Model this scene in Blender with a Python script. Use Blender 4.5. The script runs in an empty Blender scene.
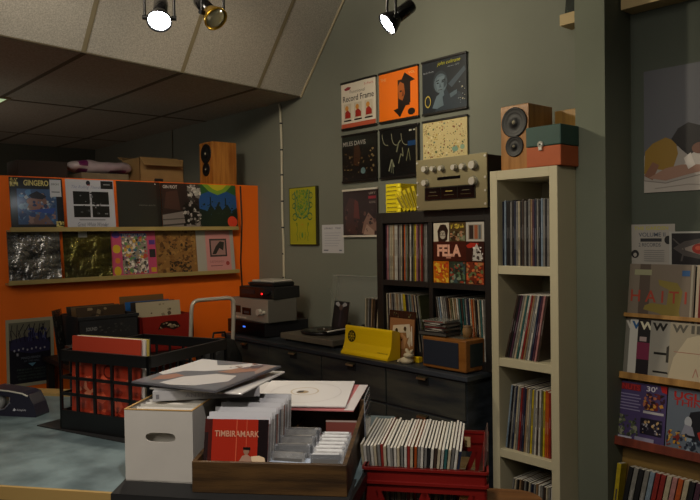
import bpy, math, random
from math import sin, cos, pi, radians as R
from mathutils import Vector, Matrix, Euler
random.seed(7)
col = bpy.context.scene.collection

# ------------------------------------------------------------------ materials
def lin(c):
    if isinstance(c, str):
        c = c.lstrip('#'); c = tuple(int(c[i:i+2], 16)/255 for i in (0, 2, 4))
    return tuple((v/12.92 if v <= .04045 else ((v+.055)/1.055)**2.4) for v in c) + (1.,)
_mc = {}
def mat(c, rough=.5, metal=0., coat=0., noise=0., nscale=20., bump=0., bscale=60., stretch=None, emit=0., trans=0., name=None, c2=None, alpha=1., bdist=.01):
    key = (c, rough, metal, coat, noise, nscale, bump, bscale, stretch, emit, trans, c2, alpha)
    if key in _mc: return _mc[key]
    m = bpy.data.materials.new(name or 'surface'); m.use_nodes = True
    nt = m.node_tree; b = nt.nodes['Principled BSDF']
    b.inputs['Base Color'].default_value = lin(c)
    b.inputs['Roughness'].default_value = rough
    b.inputs['Metallic'].default_value = metal
    b.inputs['Coat Weight'].default_value = coat
    b.inputs['Coat Roughness'].default_value = .12
    b.inputs['Transmission Weight'].default_value = trans
    b.inputs['Alpha'].default_value = alpha
    if emit:
        b.inputs['Emission Color'].default_value = lin(c); b.inputs['Emission Strength'].default_value = emit
    if noise or c2 or bump:
        tc = nt.nodes.new('ShaderNodeTexCoord'); mp = nt.nodes.new('ShaderNodeMapping')
        nt.links.new(tc.outputs['Object'], mp.inputs['Vector'])
        if stretch: mp.inputs['Scale'].default_value = stretch
    if noise or c2:
        n = nt.nodes.new('ShaderNodeTexNoise'); n.inputs['Scale'].default_value = nscale; n.inputs['Detail'].default_value = 5
        nt.links.new(mp.outputs[0], n.inputs['Vector'])
        rp = nt.nodes.new('ShaderNodeValToRGB')
        a = lin(c)
        if c2: d = lin(c2)
        else: d = tuple(v*(1-noise) for v in a[:3]) + (1,)
        rp.color_ramp.elements[0].color = d; rp.color_ramp.elements[1].color = a
        rp.color_ramp.elements[0].position = .35; rp.color_ramp.elements[1].position = .65
        nt.links.new(n.outputs['Fac'], rp.inputs[0]); nt.links.new(rp.outputs[0], b.inputs['Base Color'])
    if bump:
        n = nt.nodes.new('ShaderNodeTexNoise'); n.inputs['Scale'].default_value = bscale; n.inputs['Detail'].default_value = 4
        nt.links.new(mp.outputs[0], n.inputs['Vector'])
        bp = nt.nodes.new('ShaderNodeBump'); bp.inputs['Strength'].default_value = bump; bp.inputs['Distance'].default_value = bdist
        nt.links.new(n.outputs['Fac'], bp.inputs['Height']); nt.links.new(bp.outputs[0], b.inputs['Normal'])
    _mc[key] = m
    return m

def wood(c, c2, stretch=(1, 12, 12), rough=.45, ns=3.):
    return mat(c, rough, c2=c2, nscale=ns, stretch=stretch, bump=.1, bscale=30)

GREEN = mat('#74776a', .85, noise=.07, nscale=2.5, bump=.15, bscale=120, bdist=.002)
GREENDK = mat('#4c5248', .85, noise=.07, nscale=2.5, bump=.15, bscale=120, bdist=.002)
ORANGE = mat('#f5700a', .6, noise=.06, nscale=2)
TILE = mat('#cdc8bd', .9, c2='#aaa69b', nscale=140, bump=.3, bscale=220, bdist=.003)
TILEGRID = mat('#8f8468', .8)
TILEGRID2 = mat('#5e5644', .8)
FLOOR = mat('#3b332b', .6, noise=.3, nscale=8)
BLACKWOOD = mat('#1c1815', .5, noise=.3, nscale=30, stretch=(1, 1, 8))
WHITEWOOD = mat('#c4bb9c', .45, noise=.04, nscale=6)
DRESSER = mat('#3a4048', .45, c2='#1f2529', nscale=3, stretch=(.6, 2, 7), bump=.08, bscale=25)
DRESSERF = mat('#4a4a42', .45, c2='#23292e', nscale=3.2, stretch=(.8, 2, 5), bump=.08, bscale=25)
CHROME = mat('#d8d4c8', .32, .45, coat=.4)
BRUSHED = mat('#948b6a', .42, .6, noise=.1, nscale=60, stretch=(1, 30, 30))
BLACK = mat('#0e0e10', .4)
BLACKGL = mat('#0c0c0e', .15, coat=.5)
BLACKMAT = mat('#141414', .75)
PINE = wood('#b98a48', '#8d632c', (6, 1, 1))
OAK = wood('#c08038', '#96581f', (10, 10, 1), .35)
BOXWOOD = wood('#5c4120', '#33220f', (1, 10, 10), .5, 4.)
KRAFT = mat('#8a6d42', .8, noise=.15, nscale=9)
PAPER = mat('#d8d4cc', .6, noise=.05, nscale=10)
GLASS = mat('#ffffff', .03, trans=1., alpha=1.)

# ------------------------------------------------------------------ mesh builder
class MB:
    def __init__(s): s.v = []; s.f = []; s.m = []; s.mats = []; s.sm = []
    def mi(s, m):
        if m not in s.mats: s.mats.append(m)
        return s.mats.index(m)
    def add(s, vs, fs, m, smooth=False, T=None):
        o = len(s.v)
        s.v += [tuple((T @ Vector(p)) if T else p) for p in vs]
        i = s.mi(m)
        for f in fs: s.f.append([o+k for k in f]); s.m.append(i); s.sm.append(smooth)
        return s
    def box(s, a, b, m, T=None):
        x0, y0, z0 = a; x1, y1, z1 = b
        vs = [(x0, y0, z0), (x1, y0, z0), (x1, y1, z0), (x0, y1, z0), (x0, y0, z1), (x1, y0, z1), (x1, y1, z1), (x0, y1, z1)]
        return s.add(vs, [(3, 2, 1, 0), (4, 5, 6, 7), (0, 1, 5, 4), (1, 2, 6, 5), (2, 3, 7, 6), (3, 0, 4, 7)], m, T=T)
    def tube(s, pts, r, m, n=10, closed=False):
        pts = [Vector(p) for p in pts]; rings = []; N = len(pts)
        up = Vector((0, 0, 1)); prev = None
        for i, p in enumerate(pts):
            a = pts[(i-1) % N] if (i or closed) else p; b = pts[(i+1) % N] if (i < N-1 or closed) else p
            t = (b-a).normalized()
            if prev is None:
                x = t.orthogonal().normalized()
            else:
                x = (prev - t*prev.dot(t)).normalized()
            prev = x; y = t.cross(x)
            rr = r[i] if isinstance(r, (list, tuple)) else r
            rings.append([p + x*cos(2*pi*k/n)*rr + y*sin(2*pi*k/n)*rr for k in range(n)])
        vs = [q for g in rings for q in g]; fs = []
        for i in range(N if closed else N-1):
            j = (i+1) % N
            for k in range(n): fs.append((i*n+k, i*n+(k+1) % n, j*n+(k+1) % n, j*n+k))
        s.add(vs, fs, m, True)
        if not closed:
            s.add(rings[0], [tuple(range(n))[::-1]], m); s.add(rings[-1], [tuple(range(n))], m)
        return s
    def cyl(s, p0, p1, r, m, n=20, r1=None):
        return s.tube([p0, p1], [r, r if r1 is None else r1], m, n)
    def lathe(s, prof, m, n=24, T=None, caps=True):
        vs = []; fs = []
        for r, z in prof: vs += [(r*cos(2*pi*k/n), r*sin(2*pi*k/n), z) for k in range(n)]
        for i in range(len(prof)-1):
            for k in range(n): fs.append((i*n+k, i*n+(k+1) % n, (i+1)*n+(k+1) % n, (i+1)*n+k))
        s.add(vs, fs, m, True, T)
        if caps:
            s.add(vs[:n], [tuple(range(n))[::-1]], m, T=T); s.add(vs[-n:], [tuple(range(n))], m, T=T)
        return s
    def prism(s, prof, a, b, m, axis='x', T=None, smooth=False):
        # prof: 2D points; axis = extrusion axis
        def P(p, t):
            return {'x': (t, p[0], p[1]), 'y': (p[0], t, p[1]), 'z': (p[0], p[1], t)}[axis]
        n = len(prof); vs = [P(p, a) for p in prof] + [P(p, b) for p in prof]
        fs = [(k, (k+1) % n, n+(k+1) % n, n+k) for k in range(n)]
        s.add(vs, fs, m, smooth, T); s.add(vs, [tuple(range(n))[::-1], tuple(range(n, 2*n))], m, T=T)
        return s
    def build(s, name, parent=None, bevel=0., loc=None, rot=None, seg=2, recalc=True):
        me = bpy.data.meshes.new(name); me.from_pydata(s.v, [], s.f)
        for m in s.mats: me.materials.append(m)
        for p, i, sm in zip(me.polygons, s.m, s.sm): p.material_index = i; p.use_smooth = sm
        if recalc:
            import bmesh
            bm = bmesh.new(); bm.from_mesh(me); bmesh.ops.recalc_face_normals(bm, faces=bm.faces); bm.to_mesh(me); bm.free()
        me.update()
        o = bpy.data.objects.new(name, me); col.objects.link(o)
        if parent: o.parent = parent
        if loc: o.location = loc
        if rot: o.rotation_euler = rot
        if bevel:
            b = o.modifiers.new('bevel', 'BEVEL'); b.width = bevel; b.segments = seg; b.limit_method = 'ANGLE'; b.angle_limit = R(40)
        return o

def tag(o, label, cat, group=None):
    o['label'] = label; o['category'] = cat
    if group: o['group'] = group
    return o
def thing(name, label, cat, loc=(0, 0, 0), rz=0., group=None):
    o = bpy.data.objects.new(name, None); o.empty_display_size = .05; col.objects.link(o)
    o.location = loc; o.rotation_euler = (0, 0, rz)
    return tag(o, label, cat, group)
def struct(o): o['kind'] = 'structure'; return o
def put(o, x, y, z, rz=0., rx=0., ry=0.):
    o.location = (x, y, z); o.rotation_euler = (rx, ry, rz); return o

# ------------------------------------------------------------------ flat print on covers
_tc = {}
def text_geo(s, shear=0., bold=0.):
    k = (s, shear, bold)
    if k in _tc: return _tc[k]
    cu = bpy.data.curves.new('lettering', 'FONT'); cu.body = s; cu.size = 1; cu.shear = shear; cu.offset = bold
    cu.resolution_u = 3
    o = bpy.data.objects.new('lettering', cu); col.objects.link(o)
    bpy.context.view_layer.update()
    me = bpy.data.meshes.new_from_object(o.evaluated_get(bpy.context.evaluated_depsgraph_get()))
    vs = [tuple(v.co) for v in me.vertices]; fs = [tuple(p.vertices) for p in me.polygons]
    bpy.data.objects.remove(o); bpy.data.curves.remove(cu); bpy.data.meshes.remove(me)
    x0 = min(v[0] for v in vs); x1 = max(v[0] for v in vs); y0 = min(v[1] for v in vs); y1 = max(v[1] for v in vs)
    vs = [((v[0]-x0)/(x1-x0), (v[1]-y0)/(y1-y0)) for v in vs]
    _tc[k] = (vs, fs); return _tc[k]

def art(mb, items, w, h, y, x0=None, z0=0., step=.00022, P=None, rough=.35, coat=.25):
    """items in unit coordinates on a w x h panel facing -y"""
    if x0 is None: x0 = -w/2
    if P is None: P = lambda u, v, d: (x0+u*w, y-d, z0+v*h)
    d = step
    C = lambda c: c if not isinstance(c, (str, tuple)) else mat(c, rough, coat=coat)
    for it in items:
        k = it[0]
        if k == 'r':
            _, a, b, c_, d_, c = it; mb.add([P(a, b, d), P(c_, b, d), P(c_, d_, d), P(a, d_, d)], [(0, 1, 2, 3)], C(c))
        elif k == 'p':
            mb.add([P(u, v, d) for u, v in it[1]], [tuple(range(len(it[1])))], C(it[2]))
        elif k == 'e':
            _, cx, cy, rx, ry, c = it; mb.add([P(cx+rx*cos(2*pi*i/20), cy+ry*sin(2*pi*i/20), d) for i in range(20)], [tuple(range(20))], C(c))
        elif k == 'o':   # ring
            _, cx, cy, rx, ry, th, c = it; n = 24
            vs = [P(cx+rx*q*cos(2*pi*i/n), cy+ry*q*sin(2*pi*i/n), d) for q in (1, 1-th) for i in range(n)]
            mb.add(vs, [(i, (i+1) % n, n+(i+1) % n, n+i) for i in range(n)], C(c))
        elif k == 't':   # text box x0,y0,x1,y1
            _, a, b, c_, d_, s, c = it[:7]; vs, fs = text_geo(s, *(it[7:]))
            mb.add([P(a+u*(c_-a), b+v*(d_-b), d) for u, v in vs], fs, C(c))
        elif k == 'l':   # poly line with thickness
            _, pts, th, c = it
            for (a, b), (e, f) in zip(pts, pts[1:]):
                dx, dy = e-a, f-b; L = math.hypot(dx, dy) or 1; nx, ny = -dy/L*th/2, dx/L*th/2
                mb.add([P(a+nx, b+ny, d), P(a-nx, b-ny, d), P(e-nx, f-ny, d), P(e+nx, f+ny, d)], [(0, 1, 2, 3)], C(c))
                d += step*.02
        elif k == 'n':   # scattered flecks: seed,count,(x0,y0,x1,y1),smin,smax,colours
            _, sd, n, (a, b, c_, d_), s0, s1, cs = it; rr = random.Random(sd)
            for i in range(n):
                cx, cy = rr.uniform(a, c_), rr.uniform(b, d_); s = rr.uniform(s0, s1); sy = s*rr.uniform(.5, 1.3); ph = rr.uniform(0, 6)
                q = rr.randint(4, 7)
                pts = [(min(max(cx+s*cos(ph+2*pi*j/q)*rr.uniform(.7, 1.2), a), c_), min(max(cy+sy*sin(ph+2*pi*j/q)*rr.uniform(.7, 1.2), b), d_)) for j in range(q)]
                mb.add([P(u, v, d+i*step*.02) for u, v in pts], [tuple(range(q))], C(cs[i % len(cs)]))
        d += step

def cover(name, label, base, items, w=.315, h=.315, t=.004, cat='record', group=None, parent=None, base_mat=None, edge=None, rough=.35, coat=.25):
    mb = MB(); bm_ = base_mat or (mat(base, rough, coat=coat) if coat < 1 else mat(base, .22, coat=1., noise=.45, nscale=14, bump=.9, bscale=22, bdist=.012))
    mb.box((-w/2, -t/2, 0), (w/2, t/2, h), mat(edge, .5) if edge else bm_)
    if edge: mb.add([(-w/2, -t/2-.0001, 0), (w/2, -t/2-.0001, 0), (w/2, -t/2-.0001, h), (-w/2, -t/2-.0001, h)], [(0, 1, 2, 3)], bm_)
    art(mb, items, w, h, -t/2-.0001, rough=rough, coat=coat)
    o = mb.build(name, parent, recalc=False)
    if not parent: tag(o, label, cat, group)
    return o

# ------------------------------------------------------------------ rows of thin things
_pm = {}
def piece(kind, c, w, d, h, c2=None):
    k = (kind, c, w, d, h, c2)
    if k not in _pm:
        mb = MB(); m = mat(c, .45, noise=.35, nscale=25, stretch=(.1, .1, 1), coat=.1)
        mb.box((-w/2, 0, 0), (w/2, d, h), m)
        # printed title band and a paper-coloured opening at the top
        rr_ = random.Random(kind+c); bc = lin(c); q = tuple(min(1, (v**(1/2.2))*.55+.28) for v in bc[:3]) if sum(bc[:3]) < .9 else (.3, .28, .26)
        za = rr_.uniform(.1, .5); mb.box((-w*.2, -.0003, h*za), (w*.2, .0001, h*(za+rr_.uniform(.15, .35))), mat(q, .5))
        mb.box((-w*.36, .003, h), (w*.36, d-.003, h+.0006), mat('#d6d0c2', .6))
        o = mb.build(kind); _pm[k] = o.data; bpy.data.objects.remove(o)
    return _pm[k]
ORD = ['', 'second ', 'third ', 'fourth ', 'fifth ', 'sixth ', 'seventh ', 'eighth ', 'ninth ', 'tenth ', 'eleventh ', 'twelfth ', 'thirteenth ', 'fourteenth ', 'fifteenth ', 'sixteenth ', 'seventeenth ']
PAL = {'dark brown': '#3a2c24', 'grey': '#7d7b76', 'cream': '#b5aa90', 'white': '#c9c5ba', 'navy': '#1d2740', 'black': '#17171a', 'red': '#8a2620',
       'tan': '#8f7150', 'pale blue': '#7d8fa0', 'olive': '#57583a', 'pink': '#b07a78', 'yellow': '#c8b020', 'orange': '#b8541e', 'plum': '#4a2a3c', 'teal': '#2a5a58'}
def row(n, x0, x1, y, z, names, where, group, lean=0., rz=0., org=(0, 0), w=.005, d=.315, h=.315, name='record_sleeve', cat='record', axis='x', noun='record spine', jit=.003, hj=.0, slack=None):
    """n thin pieces side by side from x0 to x1 (local), spines toward -y"""
    cnt = {}; seq = [names[i % len(names)] if not callable(names) else names(i) for i in range(n)]
    tot = {c: seq.count(c) for c in seq}
    out = []
    for i in range(n):
        c = seq[i]; k = cnt.get(c, 0); cnt[c] = k+1
        me = piece(name, PAL[c], w, d, h)
        o = bpy.data.objects.new(name, me); col.objects.link(o)
        t = i/(n-1) if n > 1 else 0
        lx = x0+(x1-x0)*t; ly = y+random.uniform(0, jit)
        ln = lean(t) if callable(lean) else lean
        # keep the lower corner on the shelf when leaning
        lz = z + abs(sin(ln))*w/2
        a = rz; wx = org[0]+lx*cos(a)-ly*sin(a); wy = org[1]+lx*sin(a)+ly*cos(a)
        put(o, wx, wy, lz, rz=a, ry=ln)
        if hj: o.scale = (1, 1, 1+random.uniform(-hj, 0))
        if tot[c] == 1: l = 'only %s %s %s' % (c, noun, where)
        elif k == 0: l = 'leftmost %s %s %s' % (c, noun, where)
        elif k < len(ORD): l = '%s%s %s from left %s' % (ORD[k], c, noun, where)
        else: l = '%s %s far along %s' % (c, noun, where)
        tag(o, l, cat, group); out.append(o)
    return out
# ================================================================== THE ROOM
W = 3.2                       # green wall plane
XO = -4.72                    # orange partition face
def CX(y): return -3.615-.163*y   # foot of the sloping ceiling
ZC = 2.615
mb = MB(); mb.box((-8, W, 0), (3, W+.12, 4.6), GREEN); struct(mb.build('wall_back'))
mb = MB(); mb.box((-8, -3, -.1), (3, W+.12, 0), FLOOR); struct(mb.build('floor'))
mb = MB(); mb.box((3, -3, 0), (3.12, W+.12, 4.6), GREENDK); struct(mb.build('wall_right'))
mb = MB(); mb.box((-8, -3.12, 0), (3.12, -3, 4.6), GREENDK); struct(mb.build('wall_front'))
mb = MB(); mb.box((-8.12, -3.12, 0), (-8, W+.12, 4.6), GREENDK); struct(mb.build('wall_far_left'))
# the wall right of the pillar gets a thin darker green facing
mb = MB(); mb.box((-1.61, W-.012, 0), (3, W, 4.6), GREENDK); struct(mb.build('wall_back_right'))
# pillar
mb = MB(); mb.box((-1.757, 2.95, 0), (-1.61, W, 4.6), mat('#6f7464', .85, noise=.06, nscale=3, bump=.1, bscale=90, bdist=.002)); struct(mb.build('pillar'))
# orange partition with a deep top
mb = MB(); mb.box((XO-.5, -1.2, 0), (XO, W, 2.0), ORANGE); struct(mb.build('wall_left', bevel=.004))

# low ceiling with tile grid
mb = MB()
mb.add([(-8, -3, ZC), (CX(-3), -3, ZC), (CX(W), W, ZC), (-8, W, ZC)], [(0, 1, 2, 3)], mat('#aaa596', .9, c2='#96917f', nscale=90, bump=.2, bscale=200, bdist=.003))
mb.add([(-8, -3, ZC+.05), (CX(-3), -3, ZC+.05), (CX(W), W, ZC+.05), (-8, W, ZC+.05)], [(3, 2, 1, 0)], TILEGRID)
for y in (-2.35, -1.7, -1.05, -.43, .21, .85, 1.5, 2.14, 2.77):
    mb.box((-8, y-.014, ZC-.004), (CX(y), y+.014, ZC), TILEGRID2)
for xx in (-5.45, -7.1):
    mb.prism([(xx-.012+.06, -3), (xx+.012+.06, -3), (xx+.012-.06, W), (xx-.012-.06, W)], ZC-.004, ZC, TILEGRID2, 'z')
struct(mb.build('ceiling'))
# sloping ceiling
SL = 1.17
def sp(dx, y, o=0.): return (CX(y)+dx+o*.76, y, ZC+SL*dx-o*.65)
TOPD = 1.35
mb = MB()
mb.add([sp(0, -3), sp(TOPD, -3), sp(TOPD, W), sp(0, W)], [(0, 1, 2, 3)], TILE)
for y in (-2.35, -1.7, -1.05, -.43, .21, .85, 1.49, 2.14, 2.77):
    mb.add([sp(0, y-.014, .003), sp(TOPD, y-.014, .003), sp(TOPD, y+.014, .003), sp(0, y+.014, .003)], [(0, 1, 2, 3)], TILEGRID)
struct(mb.build('ceiling_slope'))
mb = MB(); mb.add([sp(TOPD, -3), (3, -3, ZC+SL*TOPD), (3, W, ZC+SL*TOPD), sp(TOPD, W)], [(0, 1, 2, 3)], TILE); struct(mb.build('ceiling_upper'))
# bead along the fold and along the wall
mb = MB()
mb.tube([sp(0, -3, .002), sp(0, W-.002, .002)], .006, TILEGRID2, 6); struct(mb.build('trim_1'))
mb = MB(); mb.tube([sp(0, W-.008, .004), sp(TOPD, W-.008, .004)], .008, mat('#a79c7e', .7), 6); struct(mb.build('trim_2'))
# light panel in the low ceiling
t = thing('ceiling_light', 'lit square panel in the dark low ceiling at far left', 'ceiling light', (-5.62, 1.3, ZC-.006))
mb = MB(); mb.box((-.2, -.24, -.002), (.2, .24, .002), mat('#cfe8b8', .5, emit=.5)); mb.build('diffuser', t)
mb = MB()
for a, b in (((-.22, -.26, -.006), (.22, -.24, .004)), ((-.22, .24, -.006), (.22, .26, .004)), ((-.22, -.24, -.006), (-.2, .24, .004)), ((.2, -.24, -.006), (.22, .24, .004))): mb.box(a, b, TILEGRID)
mb.build('frame', t)

# ================================================================== TRACK SPOTS
def spot(label, p, aim, lit, energy=0, warm=(1, .86, .66)):
    t = thing('track_spotlight', label, 'spotlight', p, 0, 'track spotlights under the sloping ceiling')
    d = Vector(aim).normalized(); q = Vector((0, 0, 1)).rotation_difference(d).to_matrix().to_4x4()
    mb = MB()
    mb.lathe([(.0, -.14), (.026, -.14), (.03, -.13), (.03, -.055), (.026, -.05)], BLACKGL, 20, q, caps=False); mb.build('lamp_holder', t)
    mb = MB(); mb.lathe([(.026, -.055), (.034, -.04), (.05, -.005), (.052, .008), (.047, .008), (.044, -.004), (.02, -.045)], mat('#a8842a' if not lit else '#3a3a3c', .3, .8), 24, q, caps=False); mb.build('reflector', t)
    mb = MB(); mb.lathe([(.046, -.002), (.036, .006), (.015, .010), (.0005, .011)], mat('#f4fbff', .3, emit=38.) if lit else mat('#b9b391', .15, .6, coat=.5), 24, q, caps=False); mb.build('bulb_face', t)
    # yoke
    sdir = d.cross(Vector((0, 0, 1))).normalized()
    mb = MB(); a = sdir*.06; up = Vector((0, 0, .16))
    mb.tube([a-d*.02, a-d*.02+up*.5, a*.55-d*.02+up, -a*.55-d*.02+up, -a-d*.02+up*.5, -a-d*.02], .006, BLACK, 8)
    mb.cyl(a*1.15-d*.02, a*.8-d*.02, .01, BLACK, 12); mb.cyl(-a*1.15-d*.02, -a*.8-d*.02, .01, BLACK, 12)
    mb.build('yoke', t)
    mb = MB(); mb.cyl(-d*.02+up, (-d.x*.02, -d.y*.02, 2.93-p[2]), .009, BLACK, 10); mb.build('stem', t)
    if lit and energy:
        l = bpy.data.lights.new('spot_lamp', 'SPOT'); l.energy = energy; l.color = warm; l.spot_size = R(95); l.spot_blend = .8; l.shadow_soft_size = .04
        lo = bpy.data.objects.new('spot_lamp', l); col.objects.link(lo); lo.parent = t
        lo.location = d*.03; lo.rotation_euler = d.to_track_quat('-Z', 'Y').to_euler()
    return t
spot('lit track spotlight glowing white, leftmost under the sloping ceiling', (-2.73, 1.375, 2.5), (.55, -.35, -.75), True, 26)
spot('middle track spotlight with unlit gold reflector bulb turned to the right', (-2.56, 1.54, 2.5), (.62, .12, -.62), False)
spot('lit track spotlight over the green wall, rightmost, facing down left', (-2.155, 2.14, 2.495), (-.32, -.62, -.55), True, 22)
t = thing('lighting_track', 'black ceiling track that carries the spotlights', 'lighting track', (0, 0, 0))
mb = MB(); 
p0, p1 = Vector((-3.35, .73, 2.945)), Vector((-1.95, 2.4, 2.945))
mb.tube([p0, p1], .02, BLACK, 4); mb.build('rail', t)
mb = MB(); mb.cyl((-2.16, 2.15, 2.95), (-2.16, 2.15, 4.19), .006, BLACK); mb.cyl((-2.9, 1.27, 2.95), (-2.9, 1.27, 3.7), .006, BLACK); mb.build('hanging_rod', t)

# ================================================================== WALL THINGS (green wall)
# conduit with ties
mb = MB(); pts = [(-4.40, W-.012, 2.60), (-4.385, W-.012, 2.56), (-4.375, W-.012, 2.3), (-4.38, W-.012, 1.8), (-4.372, W-.012, 1.5), (-4.374, W-.012, 1.2), (-4.374, W-.012, .95)]
mb.tube(pts, .009, mat('#b9b39c', .5), 10)
for z in (2.45, 2.25, 2.06, 1.86, 1.66, 1.46, 1.28): mb.tube([(-4.377, W-.012, z-.006), (-4.377, W-.012, z+.006)], .0125, BLACK, 10)
tag(mb.build('wall_cable'), 'pale cable with black clips running down green wall beside orange partition', 'cable')
mb = MB(); mb.tube([(-6.13, W-.01, 2.61), (-6.14, W-.01, 1.2)], .008, mat('#6f7060', .6), 8)
tag(mb.build('cable_conduit'), 'thin grey conduit on the dark wall behind the cardboard box', 'conduit')
mb = MB(); mb.tube([(XO+.008, 3.03, 1.99), (XO+.012, 3.035, 1.7), (XO+.008, 3.02, 1.4), (XO+.012, 3.03, 1.1), (XO+.008, 3.03, .9)], .006, BLACK, 8)
tag(mb.build('power_cable'), 'black cable hanging down the orange partition near its right end', 'cable')

# framed covers on the wall. local panel .345 x .325, rails top and bottom
def framed(label, x, z, base, items, rails='#14110f', w=.345, h=.325, rough=.3):
    t = thing('framed_record', label, 'framed record', (x, W-.012, z), 0, 'record covers framed on the green wall')
    s = cover('record_cover', '', base, items, w-.006, h-.024, .008, parent=t, rough=rough, coat=.5); s.location = (0, 0, .012)
    for zz in (0, h-.013):
        mb = MB(); mb.box((-w/2, -.011, zz), (w/2, .008, zz+.013), mat(rails, .4)); mb.build('frame_rail', t, bevel=.002)
    return t
XS = [-3.4995, -3.128, -2.7505]
Z1, Z2, Z3 = 2.307, 1.95, 1.60
framed('white record frame advert reading Record Frame, top left of the wall grid', XS[0], Z1, '#d9d0bd', [
    ('t', .05, .59, .95, .72, 'Record Frame', '#3a3230', 0, .012), ('t', .26, .76, .7, .83, 'Functional', '#7a7064'),
    ('p', [(.08, .88), (.2, .92), (.3, .9), (.26, .85), (.14, .84)], '#8a1f2a'), ('t', .68, .88, .95, .93, '3-Pack', '#c05a4a'),
    ('r', 0, 0, 1, .1, '#b8563c')] + sum([[
    ('r', a, .2, a+.22, .54, '#c8bda6'), ('e', a+.09, .44, .05, .06, '#c98a3a'), ('p', [(a+.03, .22), (a+.2, .22), (a+.2, .32), (a+.12, .4), (a+.04, .36)], '#a02c22'),
    ('r', a, .15, a+.22, .18, '#1b1512')] for a in (.08, .39, .7)], []))
framed('orange framed cover with a black double arrow and face, top row middle', XS[1], Z1, '#ee7416', [
    ('p', [(.68, .93), (.94, .74), (.82, .72), (.82, .3), (.72, .28), (.55, .03), (.38, .2), (.5, .22), (.5, .78), (.6, .8)], '#1c1410'),
    ('r', .5, .25, .8, .8, '#201612'), ('p', [(.52, .42), (.62, .36), (.68, .5), (.66, .7), (.56, .76), (.5, .66)], '#a85a26'),
    ('e', .58, .56, .03, .02, '#2a1408'), ('p', [(.6, .44), (.66, .46), (.64, .6)], '#6d3413'),
    ('e', .84, .11, .09, .07, '#221813'), ('t', .05, .84, .2, .9, 'THE', '#f0b070'), ('t', .78, .88, .94, .93, 'VOL', '#f0c080')])
framed('dark blue framed cover of a pensive man with yellow script title, top right', XS[2], Z1, '#1d242b', [
    ('p', [(.3, .02), (.42, .26), (.44, .4), (.56, .42), (.62, .3), (.74, .36), (.86, .3), (1, .1), (1, 0), (.3, 0)], '#2b3640'),
    ('p', [(.60, .5), (.96, .78), (.99, .7), (.68, .42)], '#3f4c57'),
    ('e', .42, .57, .17, .22, '#2c353c'), ('e', .43, .54, .15, .19, '#53626b'), ('p', [(.36, .4), (.32, .55), (.36, .66), (.5, .68), (.56, .58), (.53, .42), (.45, .36)], '#64757e'), ('p', [(.5, .42), (.58, .52), (.55, .68), (.5, .6)], '#3c4850'), ('p', [(.33, .6), (.4, .62), (.4, .6), (.34, .58)], '#1c2329'), ('p', [(.46, .6), (.54, .61), (.53, .58), (.46, .58)], '#1c2329'), ('p', [(.36, .06), (.4, .34), (.48, .44), (.5, .4), (.47, .3), (.5, .1)], '#5c6d76'),
    ('e', .37, .55, .028, .013, '#161c21'), ('e', .48, .56, .028, .013, '#161c21'), ('p', [(.42, .55), (.455, .46), (.4, .46)], '#46545d'), ('r', .38, .405, .47, .42, '#2f2a2c'),
    ('p', [(.24, .08), (.34, .3), (.5, .38), (.52, .3), (.4, .2), (.36, .05)], '#5d6f79'), ('p', [(.64, .3), (.8, .36), (.8, .28), (.66, .22)], '#51626c'),
    ('t', .36, .87, .88, .96, 'john coltrane', '#b9b42a', .3), ('t', .04, .78, .28, .81, 'BLUE TRAIN', '#9aa0a8'), ('t', .6, .82, .86, .85, 'stereo 1577', '#8a9098'),
    ('o', .14, .22, .07, .12, .22, '#b6a34a'), ('n', 5, 14, (.82, .08, .98, .5), .006, .02, ['#a8a38c', '#6d7a80'])])
framed('dark framed cover with pale capitals and gold flecks, left of second row', XS[0], Z2, '#15110f', [
    ('t', .03, .78, .7, .88, 'MILES DAVIS', '#a8a49c', 0, .01), ('p', [(.34, .35), (.5, .3), (.56, .6), (.5, .8), (.36, .75)], '#3c2416'),
    ('n', 2, 90, (.03, .04, .97, .68), .008, .035, ['#5a4526', '#2c2018', '#7c6a48', '#3a2a22', '#18120e']), ('e', .62, .2, .07, .07, '#5f7c80')])
framed('black framed cover crossed by curved pale light streaks, middle of second row', XS[1], Z2, '#0b0c0c', [
    ('l', [(.07+a*.25+.23*(1-cos(k*.25)), .92-.02*a-.11*k+.012*k*k) for k in range(6)], .016, '#7d7c66') for a in (0, 1, 2)] + [
    ('l', [(.24, .12), (.32, .36), (.38, .2)], .03, '#8a8c74'), ('l', [(.3, .08), (.34, .32), (.36, .06)], .02, '#5f6350'), ('l', [(.45, .5), (.5, .68), (.56, .74)], .03, '#6d6f58'), ('l', [(.5, .26), (.56, .46), (.62, .4), (.6, .58)], .022, '#73745c'), ('l', [(.7, .3), (.76, .55), (.8, .3)], .018, '#6b6c50'),
    ('r', .74, .6, .96, .7, '#143a66'), ('r', .78, .9, .84, .93, '#b5b5a5'), ('r', .88, .9, .93, .93, '#b5b5a5'), ('r', .94, .05, .98, .95, '#6a634f')])
framed('cream framed cover crowded with tiny coloured doodles, right of second row', XS[2], Z2, '#c9b985', [
    ('n', 3, 260, (.02, .02, .98, .98), .008, .026, ['#8e7c46', '#5d6a44', '#a06a3c', '#e0d4a6', '#b39a54', '#7c4a30', '#d8caa0', '#6a7a66']),
    ('n', 4, 110, (.02, .02, .98, .98), .004, .012, ['#3a3424', '#7a2f20', '#2e4a40']), ('e', .74, .42, .07, .06, '#7a9a86'), ('e', .9, .44, .05, .05, '#8aa58a')])
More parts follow.
